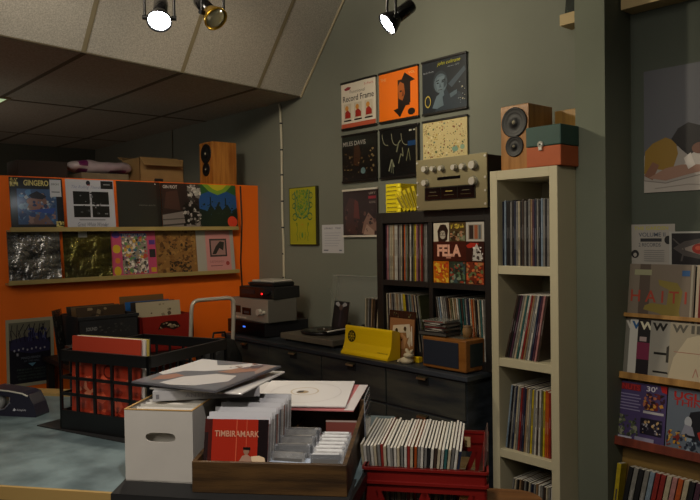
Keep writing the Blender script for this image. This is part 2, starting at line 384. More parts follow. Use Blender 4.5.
# third row: cover with white rails
framed('framed dark red portrait cover with white rails, alone in the third row', XS[0], Z3-.02, '#2a1a19', [
    ('p', [(.1, .1), (.05, .6), (.2, .85), (.4, .8), (.38, .5), (.45, .2), (.4, 0)], '#3d2220'), ('p', [(.55, .05), (.62, .3), (.75, .5), (.97, .3), (.97, .02)], '#7a5c50'),
    ('p', [(.6, .02), (.7, .25), (.9, .1), (.92, 0)], '#9a7f70'), ('n', 8, 40, (.02, .02, .98, .6), .01, .05, ['#3a2420', '#5a3a34', '#221514']),
    ('p', [(.32, .4), (.5, .36), (.46, .75), (.36, .8)], '#5b2a26'), ('r', .76, .8, .97, .86, '#8a2430'), ('t', .78, .9, .96, .94, 'LEFT', '#b7a99a'), ('t', .78, .7, .96, .75, 'ALONE', '#8d8078')], rails='#cfc9ba')
# yellow-green print
t = thing('art_print', 'tall yellow green print with curling symmetrical ink drawing on green wall', 'print', (-4.113, W-.014, 1.527))
mb = MB(); mb.box((-.165, -.008, 0), (.165, .012, .425), mat('#2a2a12', .6)); mb.build('backing_board', t)
mb = MB(); w_, h_ = .315, .415
mb.add([(-.157, -.009, .005), (.15, -.009, .005), (.15, -.009, .42), (-.157, -.009, .42)], [(0, 1, 2, 3)], mat('#a6a01c', .5, c2='#98961e', nscale=5))
it = []
G1 = '#2f5f3c'; G2 = '#4f7228'
for sgn in (-1, 1):
    def S(x, y, sgn=sgn): return (.5+sgn*x, y)
    it.append(('l', [S(.34+.07*cos(k*.5), .86+.05*sin(k*.5)) for k in range(13)], .018, G1))
    it.append(('l', [S(.33+.07*cos(k*.5), .69+.045*sin(k*.5)) for k in range(13)], .02, G1))
    it.append(('l', [S(.3+.09*cos(k*.5), .49+.06*sin(k*.5)) for k in range(13)], .022, G1))
    it.append(('l', [S(.2, .33), S(.22, .38), S(.26, .36), S(.2, .3), S(.2, .24), S(.24, .18), S(.2, .12), S(.21, .05)], .018, G2))
    it.append(('l', [S(.1, .22), S(.14, .14), S(.08, .08)], .012, G2))
    it.append(('l', [S(.3, .95), S(.27, .8), S(.3, .65), S(.2, .5), S(.04, .46)], .03, '#2c6a56'))
    it.append(('l', [S(.2, .95), S(.18, .75), S(.14, .6), S(0, .52)], .024, '#4a8a4a'))
it += [('n', 12, 220, (.24, .48, .76, .97), .006, .03, ['#5c8428', '#76902a', '#3f7a4a', '#8a961e', '#2f6a50']), ('o', .5, .78, .13, .13, .2, '#7a9a20'), ('l', [(.5, .4), (.5, .3)], .015, '#b08a20'), ('l', [(.44, .35), (.56, .35)], .015, '#b08a20'), ('e', .5, .16, .035, .05, '#4f8040')]
art(mb, it, .3, .41, -.0095, x0=-.152, z0=.007, rough=.6, coat=0)
mb.build('print_sheet', t, recalc=False)
cover('paper_notice', 'small white notice sheet taped to green wall right of the yellow print', '#b9b9bb', [
    ('t', .1, .84, .5, .9, 'OPENING', '#3a3f5a'), ('t', .62, .84, .88, .9, 'TIMES', '#3a3f5a')] + [('r', .12, .7-.09*k, .86-.06*(k % 3), .715-.09*k, '#8b8f9c') for k in range(6)] + [('r', .08, .08, .3, .12, '#55596a'), ('r', .8, .08, .92, .12, '#55596a')],
    w=.235, h=.20, t=.001, cat='notice', rough=.7, coat=0).location = (-3.80, W-.002, 1.47)
# high ledges either side of the pillar
for nm, xa, xb, lab, lab2 in (('L', -1.914, -1.757, 'short cream record ledge high on the wall left of the pillar', 'dark leafy green record cover on the high ledge left of the pillar'),
                         ('R', -1.60, -.75, 'cream record ledge high on the dark wall right of the pillar', 'dark record cover on the high ledge right of the pillar')):
    mb = MB(); mb.prism([(3.08, 2.6), (3.19-.004, 2.6), (3.19-.004, 2.615), (3.093, 2.615), (3.093, 2.655), (3.08, 2.655)], xa, xb, mat('#b09a6c', .6), 'x')
    tag(mb.build('record_ledge', bevel=.002), lab, 'ledge')
    for k, wc in enumerate([.15] if nm == 'L' else [.315, .315]):
        c = cover('record_sleeve', lab2 if not k else 'second dark record cover along the high ledge right of the pillar', '#141c14', [('n', 30+k, 60, (.02, .02, .98, .98), .02, .07, ['#1f3324', '#0e1512', '#2c4632', '#182620'])], w=wc)
        put(c, (xa+xb)/2 if nm == 'L' else xa+.17+.33*k, 3.115, 2.616, rx=-R(8))
# ================================================================== RIGHT SIDE
cover('wall_poster', 'poster on dark wall of a person in yellow top lying on white bedding', '#55565c', [
    ('p', [(0, .3), (.05, .37), (.3, .36), (.6, .42), (1, .4), (1, 0), (0, 0)], '#9a938c'), ('p', [(.36, .2), (.44, .36), (.6, .44), (1, .42), (1, .1), (.5, .1)], '#b4ada6'),
    ('p', [(0, .16), (.01, .34), (.08, .4), (.2, .44), (.29, .4), (.31, .3), (.27, .2), (.22, .17), (.1, .19), (.04, .13)], '#8a6a1e'),
    ('p', [(.0, .14), (.08, .25), (.14, .22), (.08, .1)], '#7c5440'), ('p', [(.04, .12), (.2, .19), (.34, .21), (.5, .2), (.62, .16), (.4, .13), (.2, .09)], '#94705e'),
    ('p', [(.25, .42), (.31, .5), (.4, .54), (.52, .5), (.58, .4), (.5, .32), (.4, .28), (.34, .33)], '#181312'), ('e', .5, .33, .07, .045, '#6a4636'),
    ('p', [(.36, .26), (.42, .3), (.46, .2), (.4, .17)], '#c8c0b8'), ('p', [(0, 0), (0, .1), (.2, .07), (.5, .12), (1, .09), (1, 0)], '#a8a098'), ('l', [(0, .1), (.2, .07), (.5, .12), (1, .09)], .008, '#78706a'), ('l', [(.1, .03), (.4, .05), (.8, .02)], .008, '#88807a')], w=.5, h=.555, t=.001, cat='poster', rough=.45, coat=.1).location = (-1.296, W-.016, 1.77)

# leaning rack
LEAN = R(9)
rk = thing('display_rack', 'leaning pine display rack of magazines and discs at right edge', 'rack', (-1.13, 2.915, 0))
rk.rotation_euler = (-LEAN, 0, 0)
RW = 1.03; HT = 1.235
for s in (-1, 1):
    mb = MB(); mb.box((s*RW/2-(.018 if s > 0 else 0), 0, .0), (s*RW/2+(0 if s > 0 else .018), .09, HT), PINE); mb.build('side_panel', rk, bevel=.002)
mb = MB(); mb.box((-RW/2, .082, .05), (RW/2, .09, HT), wood('#8f7038', '#6b5228', (1, 6, 6))); mb.build('back_panel', rk)
for z, m_, lip in ( (.935, PINE, .012), (.635, wood('#7a3320', '#5a2417', (6, 1, 1)), .02), (.2, PINE, .02)):
    mb = MB(); mb.box((-RW/2+.018, .0, z), (RW/2-.018, .082, z+.018), m_)
    if lip: mb.box((-RW/2+.018, -.004, z), (RW/2-.018, .004, z+.018+lip), m_)
    mb.build('shelf', rk, bevel=.0015)
mb = MB(); mb.box((-RW/2+.018, 0, HT-.018), (RW/2-.018, .02, HT), PINE); mb.build('top_rail', rk, bevel=.0015)
mb = MB(); mb.box((-RW/2+.018, .03, 1.125), (RW/2-.018, .082, 1.13), PINE); mb.build('shelf', rk)
def onrack(o, u, z, off=.012, tilt=0):      # u from rack left edge, z up the slope
    c, s = cos(LEAN), sin(LEAN); y = off
    put(o, -1.13-RW/2+u, 2.915+y*c+z*s, z*c-y*s, rx=-LEAN-tilt)
SHT = .018
# magazines with a big W title, top row
ws = [('#7a776e', '#c9c5bc', 'grey magazine with white W title, leftmost on the top rack shelf'), ('#c7c4bc', '#2a5a8e', 'pale magazine with blue W title on the top rack shelf'),
      ('#221c20', '#d8d2b8', 'dark magazine with cream W title and pink strip on the top rack shelf'), ('#9a968c', '#17140f', 'light magazine with black W title and black bars on the top rack shelf'),
      ('#a49a86', '#5a564c', 'beige magazine with grey W title and pale curved shape on the top rack shelf'), ('#24272a', '#b0b0a6', 'dark photo magazine with pale W title on the top rack shelf'), ('#15171a', '#4c5054', 'near black magazine at the right end of the top rack shelf')]
us = [.12, .15, .19, .25, .34, .51, .66]
for i, ((b, tc, lab), u) in enumerate(zip(ws, us)):
    it = [('t', .04, .83, .36, .97, 'W', tc, 0, .04), ('t', .42, .83, .96, .97, 'IRE', tc, 0, .03)]
    if i == 2: it += [('r', .0, .3, .3, .6, '#7c2a48'), ('r', .05, .62, .2, .7, '#b09a98')]
    if i == 3: it += [('r', .1, .42, .42, .46, '#17140f'), ('p', [(.36, .3), (.42, .3), (.42, .6), (.36, .56)], '#3a3630'), ('l', [(.1, .12), (.4, .12), (.6, .0)], .03, '#17140f'), ('p', [(.5, 0), (.6, .3), (.85, .6), (1, .7), (1, 0)], '#b5ab90')]
    if i == 4: it += [('p', [(.0, 0), (.1, .4), (.35, .75), (.7, .85), (.95, .6), (1, 0)], '#c2b59a'), ('l', [(.1, .5), (.8, .5)], .012, '#a87060'), ('l', [(.5, .1), (.55, .25), (.6, .12)], .02, '#b08070')]
    if i in (5, 6): it += [('n', 50+i, 40, (.05, .05, .95, .8), .03, .1, ['#34383c', '#1b1d20', '#50545a', '#101214'])]
    m_ = cover('magazine', lab, b, it, w=.215, h=.255, t=.003, cat='magazine', group='magazines on the leaning rack')
    onrack(m_, u+.015, .953, .029-.0035*i)
m_ = cover('magazine', 'purple magazine with red masthead and number 30 on the middle rack shelf', '#4c3f6c', [
    ('r', .04, .86, .46, .97, '#7c1a24'), ('t', .06, .87, .44, .96, 'NUTS', '#b02a2a', 0, .03), ('t', .58, .88, .8, .97, "30'", '#d8d4e0', 0, .02), ('p', [(.86, 1), (1, 1), (1, .88), (.9, .9)], '#b01c1c'),
    ('n', 71, 40, (.5, .58, .97, .86), .02, .06, ['#6a2420', '#2a1a1c', '#b06a50', '#c48a3a', '#3a1c30']), ('r', .54, .52, .96, .56, '#b8b4b8')] +
    [('r', .04, .78-.05*k, .44+.04*(k % 2), .8-.05*k, '#8a82a8') for k in range(6)] +
    [('n', 72, 50, (.02, .1, .46, .44), .02, .05, ['#6a6c58', '#8c8e78', '#3c4234', '#505a44']), ('r', .5, .18, .94, .44, '#1c1828'), ('n', 73, 30, (.5, .2, .94, .42), .01, .03, ['#a8a4ac', '#5a5668', '#c0a070']),
     ('r', .04, .04, .34, .09, '#b8b8c8'), ('r', .4, .06, .8, .12, '#9490a8')], w=.22, h=.27, t=.004, cat='magazine', group='magazines on the leaning rack')
onrack(m_, .135, .653, .03)
m_ = cover('magazine', 'pale blue magazine with red UGLY THINGS title right of the purple magazine', '#66707e', [
    ('t', .12, .84, .8, .96, 'UGLY', '#b02420', 0, .03), ('t', .12, .74, .95, .84, 'THINGS', '#a83030', 0, .02), ('p', [(.35, .3), (.45, .66), (.7, .72), (1, .66), (1, .2), (.6, .2)], '#1a1c24'),
    ('e', .42, .5, .07, .09, '#b0b4bc'), ('p', [(.3, .3), (.36, .46), (.5, .44), (.56, .3)], '#8a8c9c'), ('p', [(.6, .36), (.8, .46), (1, .4), (1, .26), (.66, .24)], '#a82a20'),
    ('n', 75, 40, (.02, .06, .42, .34), .015, .045, ['#c08a2a', '#7a2a20', '#2a3044', '#c8a050']), ('n', 76, 40, (.4, .04, .98, .26), .02, .05, ['#3c485a', '#8a98a8', '#222a38'])], w=.22, h=.27, t=.004, cat='magazine', group='magazines on the leaning rack')
onrack(m_, .36, .653, .03)
# bottom row: plastic cased discs fanned on the lowest shelf
cs = ['yellow', 'black', 'grey', 'black', 'grey', 'pale blue', 'red', 'red', 'cream', 'pink', 'orange', 'cream', 'black', 'plum', 'white', 'teal', 'navy', 'pink', 'white', 'navy', 'black', 'red', 'olive', 'white', 'grey', 'black', 'teal', 'red', 'white', 'navy', 'grey', 'pink', 'cream', 'black']
cnt = {}
for i, c in enumerate(cs):
    me = piece('disc_case', PAL[c], .019, .055, .33)
    o = bpy.data.objects.new('disc_case', me); col.objects.link(o)
    k = cnt.get(c, 0); cnt[c] = k+1
    onrack(o, .045+i*.0245, .222, .01); o.rotation_euler.y = R(8)*(1 if i else .3)
    tag(o, '%s%s cased disc spine from the left on the lowest rack shelf' % (ORD[k] or 'first ', c), 'disc case', 'disc cases on the lowest rack shelf')

# things standing on top of the rack against the wall
TZ = HT*cos(LEAN)
c = cover('record_sleeve', 'brown record cover with red HAITI letters and yellow map shape on the rack', '#7c6f60', [
    ('r', .0, 0, .2, 1, '#7e7264'), ('r', .2, 0, .36, 1, '#5a4c42'), ('p', [(.28, .34), (.5, .3), (.68, .22), (.84, .2), (.8, .34), (.84, .62), (.76, .74), (.48, .78), (.5, .7), (.64, .64), (.62, .42), (.4, .44), (.3, .4)], '#8a7a38'),
    ('t', .08, .45, .9, .62, 'H A I T I', '#a8402e', 0, .01), ('r', .12, .84, .38, .92, '#9a9878'), ('r', .82, .84, .93, .92, '#2f5a8c'), ('r', .95, 0, .98, 1, '#a39a88'),
    ('n', 21, 16, (.3, .1, .7, .16), .01, .04, ['#2a1f18'])], w=.31, h=.315)
put(c, -1.467, 3.13, 1.13, rx=-R(8))
c = cover('record_sleeve', 'deep red record cover right of the brown map cover on the rack', '#7a1c18', [('r', .0, .0, .04, 1, '#b8a890'), ('r', .1, .1, .4, .3, '#c0b8a8')])
put(c, -1.147, 3.13, 1.13, rx=-R(8))
c = cover('flyer', 'pale flyer reading VOLUME II pinned above the brown map cover', '#a09a92', [
    ('t', .12, .86, .86, .95, 'THE GARDEN', '#b0a83c', 0, .01), ('t', .22, .7, .8, .8, 'VOLUME II', '#4a5260', 0, .01), ('r', .26, .58, .72, .66, '#26262a'), ('t', .22, .46, .7, .55, '2 RECORDS', '#3c4450'),
    ('e', .14, .28, .085, .1, '#1c1a1a'), ('e', .14, .26, .04, .05, '#a09a92'), ('e', .86, .62, .08, .1, '#1c1a1a')] + [('r', .34, .36-.05*k, .78, .375-.05*k, '#7c7a78') for k in range(6)], w=.215, h=.19, t=.002, cat='flyer', rough=.6, coat=0)
c.location = (-1.515, W-.0135, 1.435)
c = cover('postcard', 'dark card with a red centred eye shape beside the pale flyer', '#a8a6a0', [
    ('r', .04, .05, .96, .95, '#1d1a1c'), ('p', [(.06, .52), (.25, .72), (.5, .8), (.75, .72), (.94, .52), (.75, .3), (.5, .22), (.25, .3)], '#4d4745'), ('p', [(.2, .5), (.5, .68), (.8, .5), (.5, .34)], '#8c8078'), ('e', .5, .51, .13, .15, '#8f2c22'), ('e', .47, .53, .05, .06, '#b8503a'),
    ('l', [(.06, .8), (.25, .5), (.2, .15)], .03, '#4d4745'), ('l', [(.94, .8), (.75, .5), (.8, .15)], .03, '#4d4745')], w=.27, h=.155, t=.002, cat='card', rough=.4)
c.location = (-1.297, W-.0165, 1.435)
# ================================================================== ORANGE PARTITION DISPLAY
def onledge(o, y, z, tilt=R(6)):
    put(o, XO+.047, y, z, rz=pi/2, rx=-tilt)
for z, lab in ((1.647, 'upper pale wooden record ledge on the orange partition'), (1.317, 'lower pale wooden record ledge on the orange partition')):
    mb = MB(); x = XO
    mb.prism([(x+.001, z), (x+.085, z), (x+.085, z+.028), (x+.075, z+.028), (x+.075, z+.012), (x+.001, z+.012)], 1.315 if z > 1.5 else 1.30, 2.96, mat('#a8945c', .5, noise=.15, nscale=6, stretch=(6, 1, 6)), 'y')
    mb.v = [(a, b, c) for a, b, c in mb.v]
    tag(mb.build('record_ledge', bevel=.0015), lab, 'ledge')
UP = [(1.495, '#101016', [('r', .13, .1, .87, .78, '#38547c'), ('n', 61, 50, (.14, .11, .86, .77), .03, .1, ['#4a78a8', '#28406a', '#6a86a0', '#33507a']), ('p', [(.3, .4), (.4, .6), (.55, .62), (.7, .5), (.72, .38), (.5, .34)], '#8a6258'),
        ('e', .4, .54, .1, .07, '#8c6c64'), ('e', .6, .54, .09, .07, '#7c5a50'), ('n', 161, 40, (.2, .3, .82, .7), .015, .05, ['#5c6a86', '#7c645c', '#2c3c60', '#94a0ac', '#4a3c44', '#a0a4a8']), ('p', [(.34, .66), (.5, .74), (.68, .64), (.6, .58), (.4, .6)], '#1c1c28'), ('p', [(.3, .1), (.42, .3), (.66, .28), (.8, .1)], '#6c5450'), ('n', 162, 26, (.2, .11, .84, .4), .02, .06, ['#3c5484', '#6c5c60', '#8c7068', '#2c4474']), ('p', [(.3, .36), (.8, .3), (.84, .42), (.6, .4)], '#2c4c96'),
        ('t', .26, .84, .73, .95, 'GINGERO', '#c8bc74', 0, .03), ('n', 62, 26, (.01, .82, .16, .99), .012, .035, ['#b8ac5c', '#7c7438', '#d0c47c']), ('n', 63, 24, (.84, .01, .99, .16), .012, .035, ['#b8ac5c', '#7c7438', '#d0c47c']), ('r', .75, .64, .97, .97, '#b8bcc4'), ('t', .78, .86, .94, .9, 'IMPORT', '#30343c'), ('r', .78, .72, .94, .74, '#60646c')],
        'black bordered record cover with blue portrait and yellow title, leftmost on upper ledge', .018),
      (1.84, '#b4b7c2', [('r', .14, .5, .48, .76, '#121214'), ('r', .52, .5, .88, .76, '#121214'), ('r', .14, .24, .48, .47, '#121214'), ('r', .52, .24, .88, .47, '#121214'),
        ('n', 64, 34, (.16, .26, .86, .74), .01, .03, ['#9a9ca4', '#4c4e54', '#2a2c30', '#121214', '#6a6c74']), ('t', .12, .8, .78, .88, 'The Rolling Thunder', '#8088a8', .4), ('t', .2, .06, .85, .14, 'Great White Wonder', '#5c6070', .4), ('r', .24, .18, .78, .2, '#70747c'),
        ('e', .46, .93, .045, .05, '#1c1c28'), ('r', .44, .88, .5, .9, '#8a2430'), ('r', .72, .82, .98, .98, '#16161a'), ('r', .78, .9, .92, .915, '#a0a0a8')],
        'white record cover with four black photos in a grid, second on upper ledge', .008),
      (2.185, '#262725', [('t', .48, .49, .86, .515, 'UNKNOWN SILENCES', '#7c7c78'), ('r', .9, .0, 1, 1, '#1c1a19'), ('e', .88, .96, .015, .015, '#c8c8c4')],
        'plain charcoal record cover with one tiny title line on upper ledge', .01),
      (2.513, '#2c211f', [('p', [(0, 0), (0, .3), (.5, .38), (1, .2), (1, 0)], '#7c7470'), ('p', [(0, .05), (.6, .1), (.6, .13), (0, .09)], '#3c3836'), ('p', [(0, .18), (.6, .22), (.6, .24), (0, .21)], '#4c4642'),
        ('p', [(.05, .45), (.12, .8), (.4, .85), (.45, .4)], '#46302a'), ('p', [(.55, .1), (.5, .5), (.7, .62), (.9, .5), (.96, .2), (.8, .08)], '#15110f'), ('n', 65, 46, (.5, .06, .98, .6), .02, .05, ['#8a8480', '#1c1816', '#5a5450', '#b0aaa4']), ('n', 66, 40, (.64, .6, .99, .98), .03, .07, ['#aca8a2', '#78746e', '#c8c4be', '#3c3836']),
        ('t', .05, .88, .4, .95, 'GIN RIOT', '#d0ccc6', 0, .02)], 'brown and white photo record cover of a figure on steps, upper ledge', .006),
      (2.815, '#16302a', [('p', [(0, .5), (0, 1), (1, 1), (1, .5)], '#2c5a2c'), ('p', [(0, .3), (0, .75), (.3, .85), (.5, .8), (.75, .85), (1, .75), (1, .3)], '#24508a'), ('p', [(.1, 1), (.28, .84), (.5, .76), (.72, .84), (.9, 1)], '#7ca02c'), ('p', [(.25, 1), (.38, .9), (.5, .86), (.64, .9), (.76, 1)], '#c8b828'),
        ('p', [(0, 0), (0, .45), (.2, .4), (.3, .55), (.4, .42), (.5, .6), (.6, .42), (.75, .55), (.85, .4), (1, .48), (1, 0)], '#16241c'), ('l', [(.3, .3), (.3, .72)], .03, '#16241c'), ('l', [(.7, .3), (.7, .7)], .03, '#16241c'), ('n', 67, 40, (.05, .3, .95, .62), .01, .04, ['#16241c', '#20302a', '#2c5474']),
        ('e', .85, .15, .13, .13, '#d8402a')], 'green and blue jungle record cover with red round sticker, rightmost on upper ledge', .01)]
for y, b, it, lab, r_ in UP:
    o = cover('record_sleeve', lab, b, it, group='record covers on the upper ledge', rough=.28, coat=.4); onledge(o, y, 1.66); o.scale = (1.03, 1, 1.06)
LO = [(1.472, None, [], 'crinkled silver plastic wrapped record, leftmost on lower ledge'),
      (1.812, None, [('r', .32, .86, .5, .99, '#a8a8a0')], 'crinkled dark olive plastic wrapped record with white tag, second on lower ledge'),
      (2.138, '#c04a70', [('r', .22, .06, .8, .92, '#8c8478'), ('n', 68, 190, (.22, .06, .8, .9), .015, .05, ['#b8483c', '#e0d8c8', '#3c6a8c', '#2a2622', '#c8a03c', '#8a5a7c', '#5c8a54', '#d8d0c4']), ('n', 69, 50, (.24, .06, .8, .34), .02, .05, ['#e8e4dc', '#2a2622', '#c4c0b8', '#55504c']),
        ('r', .2, .86, .78, .93, '#3c5aa0'), ('t', .24, .87, .74, .92, 'TROPICAL FLIP', '#e8e0d4'), ('e', .1, .9, .09, .07, '#5a3a98'), ('e', .1, .6, .09, .09, '#c8a828'), ('e', .11, .35, .06, .06, '#c8782c'), ('e', .1, .13, .08, .1, '#c8a828'), ('r', .84, .4, .98, .58, '#2c2c30'), ('r', .84, .68, .98, .78, '#5a3a88'), ('r', .86, .08, .98, .18, '#c8a028'), ('r', 0, .97, 1, 1, '#5a3c98')],
        'pink bordered comic collage record cover in the middle of lower ledge'),
      (2.462, '#8c6434', [('n', 70, 160, (.02, .02, .98, .98), .02, .07, ['#7a5428', '#a07840', '#5c3c1c', '#8a6638', '#94703c']), ('n', 77, 60, (.3, .02, .85, .3), .015, .05, ['#1c140e', '#3a2616', '#2a1c12']), ('n', 78, 50, (.05, .3, .9, .9), .01, .04, ['#3a2616', '#5a3c20'])],
        'mottled tan and brown record cover, fourth on lower ledge'),
      (2.785, '#a8a49a', [('r', .24, .0, .9, .97, '#c88a88'), ('r', .34, .36, .8, .78, '#3a3234'), ('r', .38, .4, .76, .74, '#a07c78'), ('p', [(.4, .42), (.5, .6), (.62, .72), (.74, .7), (.7, .5), (.6, .56), (.5, .42)], '#2a2426'), ('r', .34, .14, .66, .16, '#8a5a58'), ('e', .8, .2, .05, .05, '#a03c38'), ('t', .32, .22, .7, .27, 'SUBTERRANEO', '#9a6460')],
        'pink and white record cover with a small framed drawing, rightmost on lower ledge')]
def foil(c1, c2, dark):
    return mat(c1, .2, metal=.75, c2=c2, nscale=9, bump=1., bscale=10, coat=1., bdist=.06, name='crinkled_plastic')
for i, (y, b, it, lab) in enumerate(LO):
    if b is None:
        bm_ = foil('#b0b0ae' if i == 0 else '#66622c', '#3c3c40' if i == 0 else '#33311a', i)
        o = cover('record_sleeve', lab, '#000000', it, base_mat=bm_, group='record covers on the lower ledge')
    else: o = cover('record_sleeve', lab, b, it, group='record covers on the lower ledge', rough=.35, coat=.3)
    onledge(o, y, 1.33); o.scale = (1.02, 1, 1.03)
# night poster
it = [('r', .06, .05, .93, .95, '#171722'), ('p', [(.06, .95), (.93, .95), (.93, .7), (.75, .66), (.5, .72), (.3, .64), (.06, .7)], '#6a6858'), ('p', [(.08, .55), (.1, .7), (.4, .74), (.6, .68), (.85, .7), (.92, .6), (.9, .5), (.5, .48)], '#2c2a48'),
      ('n', 81, 26, (.45, .66, .85, .86), .02, .06, ['#3a3c64', '#2c2e50', '#4a4c74'])]
rr = random.Random(3)
for k in range(9):
    x = .12+.09*k; it.append(('l', [(x, .66), (x+rr.uniform(-.05, .05), .78), (x+rr.uniform(-.1, .1), .92)], .014, '#1c1a28')); it.append(('l', [(x, .74), (x+rr.uniform(-.1, .1), .84)], .01, '#1c1a28'))
it += [('e', .16+.09*k, .54+.01*(k % 3), .018, .016, '#9a98a4') for k in range(8)] + [('r', .2, .46, .24, .5, '#8a8890'), ('t', .3, .4, .7, .44, 'MASQUERADE', '#6c7480'), ('t', .35, .36, .68, .39, 'AT THE HALL', '#5c6470'), ('p', [(.44, .34), (.6, .34), (.52, .29)], '#5c88a0')] + [('t', .2+.03*(k % 2), .24-.045*k, .85-.03*(k % 3), .265-.045*k, ['FRIDAY NIGHT', 'LIVE BANDS AND DJS', 'DOORS OPEN EIGHT', 'ENTRY ON THE DOOR'][k], '#4a5a50') for k in range(4)]
o = cover('gig_poster', 'dark night scene poster with pale border on the orange partition', '#a39d84', it, w=.29, h=.43, t=.002, cat='poster', rough=.4); put(o, XO+.003, 1.44, .668, rz=pi/2)

# ---- on top of the partition
t = thing('bookshelf_speaker', 'small wooden speaker on top of orange partition beside the green wall', 'speaker', (-4.83, 2.905, 2.001), 0)
def speaker_parts(t, w, h, d, wd, wd2, flip=False, big=.062):
    mb = MB(); mb.box((-w/2, -d/2, 0), (w/2, d/2, h), wd2 or wd); mb.build('cabinet', t, bevel=.003)
    for nm, z, r in (('woofer', h*.72 if flip else h*.3, big), ('tweeter', h*.3 if flip else h*.75, big*.72)):
        pass
    for z, r in ((h*.73, big), (h*.36, big*.7)):
        T = Matrix.Translation((0, -d/2, z)) @ Matrix.Rotation(pi/2, 4, 'X')
        mb = MB(); mb.lathe([(r*1.12, -.001), (r*1.12, .004), (r*1.0, .006), (r*.95, .003), (r*.82, .0055), (r*.72, .003), (r*.3, .0015), (r*.28, .0035), (r*.2, .006), (.0005, .008)], mat('#101011', .55), 28, T, caps=False)
        dr = mb.build('driver', t)
        mb = MB(); mb.lathe([(r*.16, .005), (r*.1, .011), (.0005, .012)], mat('#a09880', .4, .3), 14, T, caps=False); mb.build('dust_cap', dr)
speaker_parts(t, .2, .325, .21, OAK, OAK, big=.068)
# frame: local -y faces +X after the turn
t = thing('cardboard_box', 'open brown cardboard box on the partition left of the small speaker', 'box', (-5.0, 2.44, 2.001), pi/2)
mb = MB(); a, b, h = .175, .15, .18
for p, q in (((-a, -b, 0), (a, b, .006)), ((-a, -b, 0), (a, -b+.005, h)), ((-a, b-.005, 0), (a, b, h)), ((-a, -b, 0), (-a+.005, b, h)), ((a-.005, -b, 0), (a, b, h))): mb.box(p, q, KRAFT)
mb.build('box_body', t)
mb = MB(); mb.prism([(-b, h), (-b-.07, h-.06), (-b-.072, h-.056), (-b, h+.005)], -a, a-.05, KRAFT, 'x'); mb.build('box_flap', t); mb = MB(); mb.prism([(b, h), (b+.08, h+.03), (b+.08, h+.035), (b, h+.005)], -a, a, KRAFT, 'x'); mb.build('box_flap', t)
o = MB().box((-.17, -.13, 0), (.17, .13, .055), mat('#6f6550', .8, noise=.2)).build('flat_carton', bevel=.004); tag(o, 'flat pale carton under the white and purple bag on the partition', 'carton'); put(o, -5.0, 2.02, 2.001, rz=pi/2)
# bag
mb = MB(); n = 22; m = 12; vs = []; rr = random.Random(9)
for i in range(n+1):
    u = i/n*2-1
    for j in range(m):
        a = 2*pi*j/m; s = (1-abs(u)**5)**.5+.04
        k = 1+.12*sin(5*u+a*2)+.08*sin(11*u+3*a)
        vs.append((u*.24, cos(a)*.085*s*k, .045+sin(a)*.042*s*k))
fs = [(i*m+j, i*m+(j+1) % m, (i+1)*m+(j+1) % m, (i+1)*m+j) for i in range(n) for j in range(m)]
mi = len(fs)
mb.add(vs, fs, mat('#8f8088', .35, c2='#a79da0', nscale=7, coat=.3), True)
k1 = mb.mi(mat('#5c1a4c', .35, coat=.3))
for q in range(mi):
    i = q//m; j = q % m
    if (3 <= i <= 5 and j % 3) or (13 <= i <= 18 and j in (7, 8, 9, 10)): mb.m[q] = k1
o = mb.build('plastic_bag', recalc=True); tag(o, 'white and purple printed plastic bag lying on a flat carton on the partition', 'bag'); put(o, -4.98, 2.02, 2.06, rz=pi/2)
o = MB().box((-.16, -.12, 0), (.16, .12, .12), mat('#241a14', .8)).build('storage_box', bevel=.004); tag(o, 'dark brown box on the partition at far left', 'box'); put(o, -5.0, 1.6, 2.001, rz=pi/2)
mb = MB(); mb.box((-.03, -.01, 0), (.03, .01, .022), BLACK); mb.box((-.012, -.018, .004), (.012, -.01, .018), BLACK)
o = mb.build('clip', bevel=.002); tag(o, 'small black clip on the partition edge above the charcoal cover', 'clip'); put(o, -4.745, 2.36, 2.001, rz=pi/2)

# ---- low bench with boxes of records before the partition
t = thing('bench', 'low dark bench against orange partition carrying boxes of records', 'bench', (-4.45, 2.0, 0))
mb = MB(); mb.box((-.24, -.5, .82), (.24, .5, .85), BLACKWOOD); mb.build('bench_top', t, bevel=.003)
for sx in (-1, 1):
    for sy in (-1, 1): MB().box((sx*.21-.02, sy*.46-.02, 0), (sx*.21+.02, sy*.46+.02, .82), BLACKWOOD).build('leg', t)
t = thing('record_crate', 'dark grey record box with pale lettering on bench by orange partition', 'crate', (-4.45, 1.775, .851), pi/2)
CG = mat('#2c2d30', .5, noise=.2, nscale=12)
mb = MB(); a, b, h = .19, .17, .27
for p, q in (((-a, -b, 0), (a, b, .008)), ((-a, -b, 0), (a, -b+.008, h)), ((-a, b-.008, 0), (a, b, h)), ((-a, -b, 0), (-a+.008, b, h)), ((a-.008, -b, 0), (a, b, h))): mb.box(p, q, CG)
art(mb, [('t', .12, .68, .3, .76, 'SOUND', '#9a9a98', 0, .02), ('p', [(.3, .2), (.5, .5), (.8, .42), (.9, .2)], '#17171a'), ('n', 90, 26, (.32, .6, .92, .8), .01, .03, ['#55534e', '#3c3b38'])], 2*a, h, -b-.0002)
mb.build('crate_body', t, bevel=.002)
MB().box((-a-.006, -b-.006, h-.02), (a+.006, -b, h), CG).build('rim', t, bevel=.002)
row(14, -.155, .155, 0, .862, ['dark brown', 'tan', 'grey', 'dark brown', 'cream', 'olive', 'tan'], 'in the dark grey record box', 'records in the dark grey box', org=(-4.60, 1.83), rz=pi, lean=R(2), w=.006) if False else None
